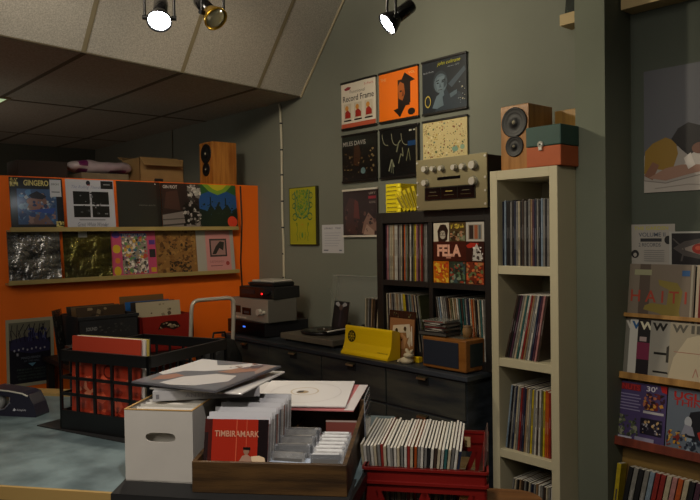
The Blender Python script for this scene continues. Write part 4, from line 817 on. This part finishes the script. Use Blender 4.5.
# ================================================================== COUNTER
CA = R(37); CZ = .9
def cw(u, v):       # counter frame -> world; v=0 is the front edge
    v = v+1.755
    return (u*cos(CA)-v*sin(CA), u*sin(CA)+v*cos(CA))
SLATE = mat('#77898c', .4, c2='#566669', nscale=9, bump=.03, bscale=40)
EDGE = mat('#a88a52', .5)
t = thing('counter', 'large slate grey topped shop counter with wooden edging in the foreground', 'counter', (0, 0, 0))
RE = [(-.385, 0), (-.378, .92)]
outline = [(-3.1, 0), RE[0], RE[1], (-1.3, .92), (-1.3, 1.13), (-3.1, 1.13)]
wp = [cw(*p) for p in outline]
mb = MB(); mb.prism(wp, CZ-.03, CZ, SLATE, 'z'); mb.build('countertop', t)
mb = MB()
def edge(a, b, th=.012, z0=CZ-.034, z1=CZ+.003, out=.0):
    (u0, v0), (u1, v1) = a, b; dx, dy = u1-u0, v1-v0; L = math.hypot(dx, dy); nx, ny = dy/L*th, -dx/L*th
    mb.prism([cw(u0, v0), cw(u1, v1), cw(u1+nx, v1+ny), cw(u0+nx, v0+ny)], z0, z1, EDGE, 'z')
edge((-3.1, 0), (-.395, 0)); mb.build('wooden_edging', t); mb = MB(); EDGE_ = EDGE; EDGE = BLACK; edge(RE[0], RE[1]); EDGE = EDGE_; mb.build('side_edging', t)
mb = MB(); mb.prism([cw(-3.1, 1.05), cw(-1.3, 1.05), cw(-1.3, 1.142), cw(-3.1, 1.142)], CZ-.034, CZ+.012, EDGE, 'z'); mb.build('rear_edging', t)
mb = MB(); mb.prism([cw(-3.08, .05), cw(-.5, .05), cw(-.5, .88), cw(-1.34, .88), cw(-1.34, 1.1), cw(-3.08, 1.1)], 0, CZ-.03, mat('#1d1c1e', .6), 'z'); mb.build('base_cabinet', t)
# black mat
mb = MB(); c, s = cos(R(18)), sin(R(18))
def kw(a, b, o=(-2.68, .945)): return (o[0]+a*c-b*s, o[1]+a*s+b*c)
mb.prism([kw(-.1, -.06), kw(.5, -.06), kw(.5, .42), kw(-.1, .42)], CZ+.0005, CZ+.004, BLACKMAT, 'z'); tag(mb.build('counter_mat'), 'flat black mat on the slate counter under the black mesh crate', 'mat')
mb = MB(); mb.prism([cw(-1.03, -.016), cw(-.375, -.016), cw(-.39, .2), cw(-1.07, .2)], CZ+.0032, CZ+.0042, BLACKMAT, 'z'); mb.prism([cw(-1.03, -.0165), cw(-.375, -.0165), cw(-.375, -.014), cw(-1.03, -.014)], CZ-.12, CZ+.0042, BLACKMAT, 'z'); tag(mb.build('counter_mat'), 'thin black mat under the white box and wooden box at the counter front', 'mat')

# ---- black mesh crate
def lattice(mb, p0, du, W_, H_, nu, nv, bw, th, m, rim=.04, foot=.07):
    """wall panel from p0 along unit du (2D), outward thickness"""
    dx, dy = du; nx, ny = dy, -dx
    def B(a, b, z0, z1, th=th):
        pts = [(p0[0]+dx*a, p0[1]+dy*a), (p0[0]+dx*b, p0[1]+dy*b), (p0[0]+dx*b-nx*th, p0[1]+dy*b-ny*th), (p0[0]+dx*a-nx*th, p0[1]+dy*a-ny*th)]
        mb.prism(pts, z0, z1, m, 'z')
    B(0, W_, H_-rim, H_, th*1.6); B(0, W_, 0, foot)
    for i in range(nu+1):
        x = (W_-bw)*i/nu; B(x, x+bw, foot, H_-rim)
    for j in range(1, nv):
        z = foot+(H_-rim-foot)*j/nv; B(bw, W_-bw, z-bw/2, z+bw/2, th*.8)
ca = R(22)
t = thing('mesh_crate', 'black plastic open mesh crate holding red record sleeves on the counter', 'crate', (-2.645, .905, CZ+.0045), ca)
CW, CD, CH = .43, .44, .29; BP = mat('#09090a', .4, coat=.1)
mb = MB(); lattice(mb, (0, 0), (1, 0), CW, CH, 5, 3, .011, .008, BP); mb.build('front_lattice', t)
mb = MB(); lattice(mb, (CW, 0), (0, 1), CD, CH, 6, 3, .008, .008, BP); mb.build('side_lattice', t)
mb = MB(); lattice(mb, (CW, CD), (-1, 0), CW, CH, 6, 3, .008, .008, BP); mb.build('rear_lattice', t)
mb = MB(); lattice(mb, (0, CD), (0, -1), CD, CH, 6, 3, .008, .008, BP); mb.build('side_lattice', t)
MB().box((.008, .008, 0), (CW-.008, CD-.008, .008), BP).build('crate_floor', t)
c, s = cos(ca), sin(ca)
redm = mat('#b8432c', .3, c2='#8c2a1c', nscale=8, coat=.6)
for i, (lab, b, e, dy, u, it) in enumerate((('glossy red record sleeve at the front of the black mesh crate', '#a83c28', '#a83c28', .03, .175, [('n', 131, 30, (.05, .05, .95, .7), .02, .09, ['#a83420', '#d0583c', '#8c2a1c', '#c87a5c']), ('o', .55, .62, .08, .08, .25, '#5c1c14')]),
                                       ('white edged record sleeve behind the red one in the black mesh crate', '#c9c4ba', '#c9c4ba', .042, .185, []), ('yellow edged record sleeve third in the black mesh crate', '#b09a4c', '#b09a4c', .052, .19, []), ('dark record sleeve rearmost in the black mesh crate', '#1c1c1e', '#1c1c1e', .064, .185, []))):
    o = cover('record_sleeve', lab, b, it, w=.33, h=.318, t=.006, edge=e, group='records in the black mesh crate', rough=.25, coat=.7)
    put(o, -2.645+(u+.02)*c-dy*s, .905+(u+.02)*s+dy*c, CZ+.0245, rz=ca, rx=-R(2))
# upright stand left of crate
t = thing('stand', 'thin black upright stand with round foot left of the black mesh crate', 'stand', (-2.74, .99, CZ+.0045))
MB().lathe([(.0, 0), (.035, 0), (.035, .012), (.018, .03), (.012, .05)], BLACKGL, 20, caps=False).build('foot', t); MB().cyl((0, 0, .03), (0, 0, .27), .013, BLACKGL).build('pole', t); MB().box((-.03, -.02, .26), (.05, .02, .285), BLACK).build('clamp', t, bevel=.004)
# dark blue sleeve? low device at left
DP = mat('#221f30', .3, coat=.3)
t = thing('tape_dispenser', 'dark purple plastic desktop tape dispenser at the left end of the counter', 'tape dispenser', (-2.915, .93, CZ), R(36))
prof = [(.0, 0), (.0, .012), (-.012, .05), (-.035, .09), (-.06, .098), (-.2, .112), (-.235, .104), (-.24, .085), (-.15, .082), (-.115, .075), (-.12, .05), (-.15, .025), (-.2, .012), (-.34, .01), (-.34, 0)]
mb = MB(); mb.prism(prof, -.04, .04, DP, 'y'); mb.build('dispenser_body', t, bevel=.006, seg=3)
mb = MB(); mb.tube([(-.235, -.041, .106), (-.12, -.041, .1), (-.06, -.041, .092), (-.035, -.041, .082)], .0035, CHROME, 8); mb.tube([(-.118, -.042, .052), (-.14, -.042, .03), (-.19, -.042, .017), (-.3, -.042, .014)], .003, mat('#8c8c9a', .25, .6), 8); mb.build('trim_line', t)
mb = MB(); mb.lathe([(.018, -.02), (.048, -.02), (.05, 0), (.048, .02), (.018, .02)], mat('#9a9a98', .25, coat=.6), 28, Matrix.Translation((-.215, 0, .055)) @ Matrix.Rotation(pi/2, 4, 'X'), caps=False); mb.lathe([(.018, -.022), (.0, -.022)], mat('#4c8a2c', .4), 20, Matrix.Translation((-.215, 0, .055)) @ Matrix.Rotation(pi/2, 4, 'X'), caps=False); mb.build('tape_roll', t)
mb = MB(); art(mb, [('p', [(0, .2), (.12, 1), (.24, .5), (.16, .1)], '#c8c8d0'), ('t', .3, .1, 1, .8, 'dataglide', '#c8c8d0', .2)], .05, .012, -.0405, x0=-.1, z0=.022, P=lambda u, v, d: (-.105+u*.06, -.0402-d, .02+v*.014)); mb.build('lettering', t, recalc=False)
o = MB().cyl((0, 0, .004), (.14, 0, .004), .004, BLACK).build('pen'); tag(o, 'black pen lying on the counter in front of the tape dispenser', 'pen'); put(o, -2.78, .60, CZ, rz=R(48))

# ---- white 7 inch box
def holeplate(mb, w, h, hole, m, y, th):
    cx, cz, rx, rz_ = hole; n = 32
    def sup(i):
        a = 2*pi*i/n; ca_, sa_ = cos(a), sin(a)
        return (cx+math.copysign(abs(ca_)**.55, ca_)*rx, cz+math.copysign(abs(sa_)**.8, sa_)*rz_)
    def sq(i):
        a = 2*pi*i/n; ca_, sa_ = cos(a), sin(a); k = 1/max(abs(ca_), abs(sa_)); return (w/2+ca_*k*w/2, h/2+sa_*k*h/2)
    f = [sq(i) for i in range(n)]; g = [sup(i) for i in range(n)]
    for yy in (y, y+th):
        mb.add([(p[0], yy, p[1]) for p in f+g], [(i, (i+1) % n, n+(i+1) % n, n+i) for i in range(n)], m)
    mb.add([(p[0], y, p[1]) for p in g]+[(p[0], y+th, p[1]) for p in g], [(i, (i+1) % n, n+(i+1) % n, n+i) for i in range(n)], m)
    mb.add([(p[0], y, p[1]) for p in f]+[(p[0], y+th, p[1]) for p in f], [(i, (i+1) % n, n+(i+1) % n, n+i) for i in range(n)], m)
wa = R(39); wo = (-1.938, .842)
CB = mat('#bdb8b0', .75, noise=.05, nscale=12); CE = mat('#b08c54', .8)
t = thing('cardboard_box', 'white cardboard singles box with oval hand hole at the counter front', 'box', (wo[0], wo[1], CZ+.0045), wa)
BW, BD, BH = .205, .40, .205
mb = MB(); holeplate(mb, BW, BH, (.108, .128, .045, .0135), CB, 0, .004)
for p, q in (((0, 0, 0), (BW, BD, .004)), ((0, BD-.004, 0), (BW, BD, BH)), ((0, .004, 0), (.004, BD, BH)), ((BW-.004, .004, 0), (BW, BD, BH))): mb.box(p, q, CB)
mb.build('box_body', t)
mb = MB()
for p, q in (((0, -.001, BH), (BW, .005, BH+.0025)), ((0, .005, BH), (.006, BD, BH+.0025)), ((BW-.006, .005, BH), (BW, BD, BH+.0025))): mb.box(p, q, CE)
mb.build('cut_edge', t)
def loc(o_, a, u, v): return (o_[0]+u*cos(a)-v*sin(a), o_[1]+u*sin(a)+v*cos(a))
row_n = 18
for i in range(row_n):
    cc = ['#c8c4bc', '#e0dcd4', '#b8b4aa', '#d4c8a8', '#ece8e0'][i % 5]
    o = cover('single_sleeve', ['white', 'bright white', 'grey white', 'cream', 'pale'][i % 5]+' singles sleeve, '+(ORD[i//5] or 'first ')+'of its shade from the front of the white box', cc, [], w=.18, h=.193+.004*(i % 3), t=.005, cat='record', group='singles in the white box')
    x, y = loc(wo, wa, .102+.003*((i*7) % 3-1), .022+.0195*i); put(o, x, y, CZ+.008, rz=wa, rx=-R(4))
# slab + LPs on top
o = MB().box((-.158, -.158, 0), (.158, .158, .028), mat('#aaa9ab', .4, coat=.2)); art(o, [('r', .03, .2, .06, .7, '#6a6a70'), ('t', .3, .25, .75, .7, 'ANTHOLOGY', '#8a8a92')], .316, .028, -.158)
o = o.build('boxed_set', bevel=.0015); tag(o, 'thick white boxed set lying on the white singles box', 'boxed set'); put(o, -2.005, 1.158, CZ+.213, rz=R(57))
o = MB().box((-.155, -.155, 0), (.155, .155, .005), mat('#cfccc8', .35, coat=.4)).build('record_sleeve', bevel=.001); tag(o, 'white record sleeve lying between the boxed set and the grey photo sleeve', 'record'); put(o, -1.95, 1.165, CZ+.2425, rz=R(30), rx=R(1))
LT = MB(); LT.box((-.158, -.158, 0), (.158, .158, .006), mat('#5b5b60', .3, coat=.5))
PT = lambda u, v, d: (-.158+.316*u, -.158+.316*v, .0062+d)
art(LT, [('r', .02, .02, .98, .98, '#6c6d72'), ('p', [(.0, .35), (0, .98), (.2, .98), (.36, .8), (.5, .85), (.64, .98), (.8, .98), (.62, .7), (.4, .55), (.2, .5), (.1, .3)], '#cfccc9'), ('p', [(.14, .1), (.3, .2), (.34, .34), (.2, .38), (.1, .26)], '#a07868'), ('p', [(.3, .05), (.36, .3), (.6, .5), (.84, .5), (.9, .3), (.7, .08), (.45, .02)], '#c9c5c2'), ('p', [(.56, .56), (.66, .78), (.86, .86), (.9, .72), (.72, .56)], '#9c7868'),
        ('p', [(.84, .96), (.98, .96), (.98, .6), (.9, .7)], '#9a8880'), ('n', 141, 14, (.55, .75, .95, .98), .02, .06, ['#8a6a5c', '#5a5458', '#7a7074'])], 1, 1, 0, P=PT, rough=.3, coat=.5)
o = LT.build('record_sleeve', recalc=False); tag(o, 'grey glossy record sleeve with pale clothed figure topmost on the white box', 'record'); o.scale = (1.03, 1.06, 1); put(o, -1.972, 1.137, CZ+.261, rz=R(20), rx=R(2.5))

# ---- wooden box with singles and small cases
ba = R(41.4); bo = (-1.722, .935)
t = thing('wooden_box', 'low dark wooden box of singles and small cases at the counter front', 'box', (bo[0], bo[1], CZ+.0045), ba)
WW, WD = .425, .575
def pr(mb, a, b, m=BOXWOOD): mb.box(a, b, m)
mb = MB(); mb.box((0, 0, 0), (WW, .012, .085), BOXWOOD); mb.build('front_board', t, bevel=.0015)
for x in (0, WW-.012):
    mb = MB(); mb.prism([(.012, 0), (WD-.012, 0), (WD-.012, .123), (.012, .086)], x, x+.012, BOXWOOD, 'x'); mb.build('side_board', t, bevel=.0015)
mb = MB(); mb.box((0, WD-.012, 0), (WW, WD, .126), BOXWOOD); mb.build('back_board', t, bevel=.0015)
MB().box((.012, .012, 0), (WW-.012, WD-.012, .006), BOXWOOD).build('bottom_board', t)
MB().box((.196, .012, .006), (.202, WD-.012, .06), BOXWOOD).build('divider', t)
zb = CZ+.0101
o = cover('single_sleeve', 'red plastic wrapped singles sleeve with pale capitals at front of the wooden box', '#a32a1a', [
    ('r', 0, 0, .12, 1, '#4a1c18'), ('r', 0, .0, .06, .8, '#2a1c1c'), ('r', .84, 0, 1, 1, '#1c1416'), ('t', .16, .74, .86, .83, 'TIMBIRAMARK', '#c89478', 0, .015), ('r', .5, 0, .515, 1, '#c8583c'), ('r', .66, .1, .67, 1, '#c8583c'),
    ('p', [(.57, .26), (.56, .38), (.61, .46), (.68, .49), (.75, .44), (.76, .34), (.72, .26)], '#a88672'), ('e', .67, .53, .045, .05, '#94705c'), ('r', .62, .55, .73, .59, '#1c1614'), ('r', .585, .14, .63, .27, '#1c1614'), ('r', .69, .14, .73, .27, '#c8b8a0'),
    ('p', [(.78, .14), (.84, .3), (.98, .38), (1, .14)], '#c8a888')], w=.182, h=.182, t=.004, cat='record', rough=.2, coat=.8)
x, y = loc(bo, ba, .108, .032); put(o, x, y, zb, rz=ba, rx=-R(13))
cl = ['#8c8a88', '#b4b2b0', '#a09c98', '#c8c4c0', '#7c7a78', '#9a6a60', '#b8b4b0', '#6c7078', '#a8a29a', '#c0bcb8', '#8c6c60', '#a8a8a8', '#888480', '#c8c8c8', '#9c9894', '#b0aca8']
nm = ['grey', 'silver', 'warm grey', 'white', 'dark grey', 'dusty red', 'pale grey', 'slate', 'beige grey', 'off white', 'brownish', 'cool grey', 'stone', 'bright', 'ash', 'light stone']
for i in range(16):
    o = cover('single_sleeve', '%s wrapped single, %sbehind the red one in the wooden box' % (nm[i], ORD[i] or 'first '), cl[i], [('r', .0, .9, 1, 1, '#c8c8cc'), ('r', .04, .1, .1, .9, '#6a6a6e')], w=.184, h=.184+.004*((i*5) % 3), t=.004, cat='record', group='singles in the wooden box', rough=.15, coat=1.)
    x, y = loc(bo, ba, .108+.002*((i*3) % 3), .052+.0195*i); put(o, x, y, zb, rz=ba, rx=-R(12.5-.25*i))
def case(lab, u, v, c, rx=0., rz=0., w=.1, h=.1, t_=.015, z=zb, grp=None, sp='#d4d2ce', lay=False):
    mb = MB(); shell = mat('#c8ccd2', .08, alpha=.22, coat=1., bump=.6, bscale=50)
    mb.box((-w/2, -t_/2, 0), (w/2, t_/2, h), shell); mb.box((-w/2+.003, -t_/2+.002, .003), (w/2-.003, t_/2-.002, h-.004), mat(c, .35, coat=.5, noise=.5, nscale=45))
    mb.box((-w/2+.008, -t_/2+.003, h-.004), (w/2-.008, t_/2-.003, h+.0008), mat(sp, .35)); mb.box((-w/2+.01, -t_/2-.0002, h*.6), (w/2-.01, -t_/2, h*.8), mat('#5c5a58', .4))
    o = mb.build('plastic_case', bevel=.001); tag(o, lab, 'plastic case', grp); x, y = loc(bo, ba, u, v); put(o, x, y, z, rz=ba+rz, rx=rx); return o
shades = ['#8c8880', '#4c4a48', '#9c9890', '#6c6864', '#3a3a3c', '#88847c', '#948f88', '#4c4a4a', '#74706c', '#8c8880', '#2a2a2c', '#98948c', '#5c5854', '#807c78']
for i in range(13):
    case('grey plastic case, %sfrom front, middle row of the wooden box' % (ORD[i] or 'first '), .252+.004*((i*5) % 3-1), .075+.021*i, shades[i], rx=-R(14-i*.4), h=.084+.01*((i*3) % 4)/2, rz=R([-4, 3, 0, 5, -2][i % 5]), grp='grey cases in the middle row', sp=['#88847c', '#5c5a56', '#a8a49e', '#706c68'][i % 4])
for i in range(12):
    case('white topped plastic case, %sfrom front, right row of the wooden box' % (ORD[i] or 'first '), .358+.003*((i*5) % 3-1), .07+.018*i, ['#2c2c30', '#d8d6d2', '#c8c4be'][0 if i == 0 else 1+i % 2], rx=-R(20-i*.6), w=.09, h=.084+.004*(i % 2), rz=R([2, -2, 1][i % 3]), grp='white cases in the right row', sp='#efeeec')
mb = MB(); mb.box((-.06, -.045, 0), (.06, .045, .014), mat('#1c2430', .2, coat=.8)); mb.box((-.058, -.043, .014), (.058, .043, .0145), mat('#b4c0d0', .08, coat=1.))  # pale blue top sheet is a reflection put into the colour
o = mb.build('plastic_case', bevel=.001); tag(o, 'glossy dark case lying tilted at the front middle of the wooden box', 'plastic case'); x, y = loc(bo, ba, .255, .062); put(o, x, y, CZ+.05, rz=ba, rx=R(12))
mb = MB(); mb.prism([(.0, 0), (.06, 0), (.06, .004), (.0, .004)], -.03, .03, mat('#c0a888', .4), 'x'); o = mb.build('paper_slip'); tag(o, 'small crumpled cream paper at the right foot of the red sleeve', 'paper'); x, y = loc(bo, ba, .182, .022); put(o, x, y, CZ+.07, rz=ba+.4, rx=R(35))
o.scale = (.6, .6, 1)
o = cover('card_divider', 'dusty red card standing at the back right of the wooden box', '#7a4038', [('r', 0, .94, 1, 1, '#a89890')], w=.1, h=.09, t=.004, cat='divider'); x, y = loc(bo, ba, .355, .40); put(o, x, y, zb, rz=ba, rx=-R(6))
# disc cases behind the wooden box carry the sleeves; a few wrapped singles stand in the gap by the red crate
for i in range(7):
    o = cover('disc_case', '%s disc case, %sin the row standing behind the wooden box' % (['grey', 'clear', 'dark', 'pale blue'][i % 4], ORD[i//4] or 'first '), ['#8c8e92', '#b8bcc0', '#3c3e42', '#7c8894'][i % 4], [], w=.142, h=.124, t=.01, cat='disc case', group='disc cases behind the wooden box', rough=.12, coat=1.)
    x, y = loc(bo, ba, .33+.004*((i*3) % 3), .592+.03*i); put(o, x, y, CZ+.001, rz=ba)
for i in range(3):
    o = cover('single_sleeve', '%s sleeve in the gap right of the wooden box' % ['silvery wrapped', 'second silvery wrapped', 'slate blue wrapped', 'dark wrapped'][i], ['#9a9ca0', '#8c8e92', '#4c5460', '#2c2e32'][i], [('n', 160+i, 18, (.05, .05, .95, .95), .02, .06, ['#c4c8cc', '#7c8086', '#5c6068'])], w=.17, h=.17-.012*i, t=.003, cat='record', group='wrapped singles beside the wooden box', rough=.1, coat=1.)
    x, y = loc(bo, ba, .431+.006*i, .49-.05*i); put(o, x, y, CZ+.003, rz=ba+pi/2)
# white and pink sleeves lying on the back of the box
def flat(lab, c, x, y, z, rz, rx, it=(), t_=.004, edge_=None, w=.315):
    mb = MB(); mb.box((-w/2, -w/2, 0), (w/2, w/2, t_), mat(edge_ or c, .4)); P_ = lambda u, v, d: (-w/2+w*u, -w/2+w*v, t_+.0001+d)
    art(mb, [('r', 0, 0, 1, 1, mat(c, .4, coat=.1))]+list(it), 1, 1, 0, P=P_, rough=.4, coat=.1)
    o = mb.build('record_sleeve', recalc=False); tag(o, lab, 'record'); put(o, x, y, z, rz=rz, rx=rx); return o
flat('pink record sleeve lying under the white sleeves behind the wooden box', '#c87878', -1.925, 1.535, CZ+.1335, ba+R(-3), R(3), [('r', .9, 0, 1, 1, '#d8d0cc')])
flat('white record sleeve turned askew under the ring marked white sleeve', '#d4d0cc', -1.985, 1.50, CZ+.1385, ba+R(6), R(3))
flat('topmost white record sleeve with brown ring mark lying behind the wooden box', '#e0dcd8', -1.958, 1.513, CZ+.1435, ba+R(1), R(3), [('o', .48, .55, .16, .16, .1, '#c8b8a0'), ('e', .46, .52, .07, .06, '#b09a7c'), ('p', [(.4, .48), (.47, .5), (.47, .57), (.41, .56)], '#4a4440'), ('o', .5, .5, .4, .4, .02, '#cfcac6')])

# ---- low table with red crate
ta = R(37.5)
t = thing('side_table', 'low wooden table with rounded corners under the red record crate', 'table', (-1.491-.063+.08*cos(ta), 1.673+.083+.08*sin(ta), 0), ta)
TW = wood('#8a5c30', '#6a4220', (1, 8, 8), .4)
hx, hy, r = .27, .385, .1; pts = []
for cx, cy, a0 in ((hx-r, hy-r, 0), (-hx+r, hy-r, 90), (-hx+r, -hy+r, 180), (hx-r, -hy+r, 270)):
    pts += [(cx+r*cos(R(a0+k*15)), cy+r*sin(R(a0+k*15))) for k in range(7)]
mb = MB(); mb.prism(pts, 0.60, .625, TW, 'z'); mb.build('tabletop', t, bevel=.006)
for sx in (-1, 1):
    for sy in (-1, 1): MB().cyl((sx*.2, sy*.3, 0), (sx*.18, sy*.26, .60), .016, TW, 14, .022).build('leg', t)
o = MB().box((-.1, -.07, 0), (.1, .07, .10), wood('#6b5432', '#52401f', (1, 8, 8))).build('wooden_box', bevel=.003); tag(o, 'plain brown wooden box on the low table between red crate and white shelf', 'box'); put(o, -1.76, 2.06, .6255, rz=ta)
ro = (-1.520, 1.385); RZ = .6255
RP = mat('#7a1814', .35, coat=.25, noise=.1, nscale=10)
t = thing('record_crate', 'red plastic crate filled with record sleeves at the right of the counter', 'crate', (ro[0], ro[1], RZ), ta)
RWd, RDp, RH = .352, .42, .295
def redside(p0, du, L, nm):
    dx, dy = du; nx, ny = dy, -dx; mb = MB()
    def B(a, b, z0, z1, th=.006, out=0.):
        pts = [(p0[0]+dx*a+nx*out, p0[1]+dy*a+ny*out), (p0[0]+dx*b+nx*out, p0[1]+dy*b+ny*out), (p0[0]+dx*b-nx*th, p0[1]+dy*b-ny*th), (p0[0]+dx*a-nx*th, p0[1]+dy*a-ny*th)]
        mb.prism(pts, z0, z1, RP, 'z')
    B(0, L, RH-.07, RH); B(0, L, RH-.008, RH, .009, .006); B(0, L, RH-.048, RH-.04, .006, .006); B(0, L, 0, .05); B(0, L, .046, .054, .006, .006)
    B(0, .04, .05, RH-.07); B(L-.04, L, .05, RH-.07)
    # zigzag braces in the opening
    z0, z1 = .05, RH-.07; n = 4; a0 = .04; st = (L-.08)/n
    for i in range(n):
        xa, xb = a0+st*i, a0+st*(i+1)
        za, zb_ = (z1, z0) if i % 2 == 0 else (z0, z1)
        def Q(a, z, o_): return (p0[0]+dx*a+nx*o_, p0[1]+dy*a+ny*o_, z)
        w_ = .009
        q = [(xa-w_, za), (xa+w_, za), (xb+w_, zb_), (xb-w_, zb_)]
        vs = [Q(a, z, 0) for a, z in q]+[Q(a, z, -.006) for a, z in q]
        mb.add(vs, [(0, 1, 2, 3), (7, 6, 5, 4), (0, 4, 5, 1), (1, 5, 6, 2), (2, 6, 7, 3), (3, 7, 4, 0)], RP)
    mb.build(nm, t)
redside((0, 0), (1, 0), RWd, 'front_side'); redside((RWd, 0), (0, 1), RDp, 'right_side'); redside((RWd, RDp), (-1, 0), RWd, 'rear_side'); redside((0, RDp), (0, -1), RDp, 'left_side')
MB().box((.007, .007, 0), (RWd-.007, RDp-.007, .03), RP).build('crate_floor', t)
MB().box((RWd-.075, RDp-.0075, RH-.055), (RWd-.055, RDp-.0065, RH-.02), mat('#c0a878', .5)).build('sticker', t)
pal = ['cream', 'white', 'grey', 'white', 'cream', 'grey', 'red', 'cream', 'white', 'grey', 'white', 'cream', 'grey', 'white', 'red', 'cream', 'orange', 'grey', 'white', 'grey', 'black', 'white', 'dark brown', 'cream', 'white', 'teal', 'cream', 'grey', 'white', 'navy']
row(30, .016, .235, .035, RZ+.031, pal, 'in the red plastic crate', 'records in the red plastic crate', rz=ta, org=ro, w=.0073, lean=lambda t: R(12-22*t)*(-1) if False else R(6-14*t)*-1+R(0), jit=.02, hj=.02, name='record_sleeve', noun='sleeve edge')
o = cover('record_sleeve', 'dusty pink photo cover leaning rightmost in the red plastic crate', '#4c3a38', [('n', 151, 40, (.05, .05, .95, .95), .03, .1, ['#6a4c48', '#3a2c2c', '#80605a'])], rough=.3)
x, y = loc(ro, ta, .30, .2); put(o, x, y, RZ+.009, rz=ta+pi/2, rx=-R(8)); put(o, x, y, RZ+.031, rz=ta+pi/2, rx=R(10))

# ================================================================== CAMERA
cam = bpy.data.cameras.new('camera'); cam.sensor_width = 36; cam.lens = 36*707/700; cam.clip_start = .02
co = bpy.data.objects.new('camera', cam); col.objects.link(co)
Mx = Matrix(((.662, -.006, .749), (.749, .026, -.662), (-.015, 1., .022)))
import itertools
x_ = Vector((0.662309, 0.749072, -0.015433)); y_ = Vector((-0.006358, 0.026217, 0.999636)); z_ = Vector((0.749204, -0.66197, 0.022126))
m4 = Matrix((( x_[0], y_[0], z_[0], 0), (x_[1], y_[1], z_[1], 0), (x_[2], y_[2], z_[2], 1.6), (0, 0, 0, 1)))
co.matrix_world = m4; bpy.context.scene.camera = co

# ================================================================== LIGHT
def lamp(kind, p, aim, e, c, size=.1, spot_=None, blend=.6):
    l = bpy.data.lights.new('unseen_light', kind); l.energy = e; l.color = c
    if kind == 'AREA': l.size = size
    else: l.shadow_soft_size = size
    if spot_: l.spot_size = R(spot_); l.spot_blend = blend
    o = bpy.data.objects.new('unseen_light', l); col.objects.link(o); o.location = p
    o.rotation_euler = (Vector(aim)-Vector(p)).to_track_quat('-Z', 'Y').to_euler()
    return o
WARM = (1, .83, .6)
lamp('SPOT', (-3.1, 1.6, 2.75), (-1.95, 3.2, 2.1), 58, (1, .88, .66), .04, 110, .9)      # wash on the green wall from the left
lamp('SPOT', (-.6, .5, 3.0), (-1.75, 1.3, .95), 100, (1, .92, .85), .06, 50, .8)       # onto the foreground boxes
lamp('SPOT', (-2.2, 0.2, 3.0), (-3.7, 2.2, 3.1), 115, (1, .86, .68), .2, 90, 1.)        # lifts the sloping ceiling
lamp('SPOT', (-2.4, 1.5, 3.0), (-4.72, 2.9, 1.6), 60, (1, .8, .55), .05, 62, .9)       # orange partition near the wall
lamp('AREA', (-1.2, -1.2, 3.6), (-2.5, 1.5, .8), 30, (1, .9, .76), 2.)                # general room light behind the camera
lamp('POINT', (-1.6, -.6, 2.2), (0, 0, 0), 24, (1, .92, .8), .5)  # unseen fill added in place of ambient light, brightens the whole room
lamp('POINT', (-5.9, .4, 1.5), (0, 0, 0), 13, (1, .96, .86), .4)                       # unseen fill added behind the partition to brighten the low ceiling
lamp('SPOT', (-.7, .9, 2.8), (-1.1, 3.1, 1.2), 40, (1, .9, .74), .08, 62, .9)          # unseen spot added to brighten the leaning rack and poster
w = bpy.data.worlds.new('World'); bpy.context.scene.world = w; w.use_nodes = True
w.node_tree.nodes['Background'].inputs[0].default_value = (1, .85, .65, 1); w.node_tree.nodes['Background'].inputs[1].default_value = .02
sc = bpy.context.scene
sc.view_settings.view_transform = 'Standard'; sc.view_settings.look = 'None'; sc.view_settings.exposure = 0
sc.cycles.max_bounces = 8; sc.cycles.transparent_max_bounces = 16; sc.cycles.use_denoising = True
sc.cycles.sample_clamp_indirect = 4
bpy.context.view_layer.update()
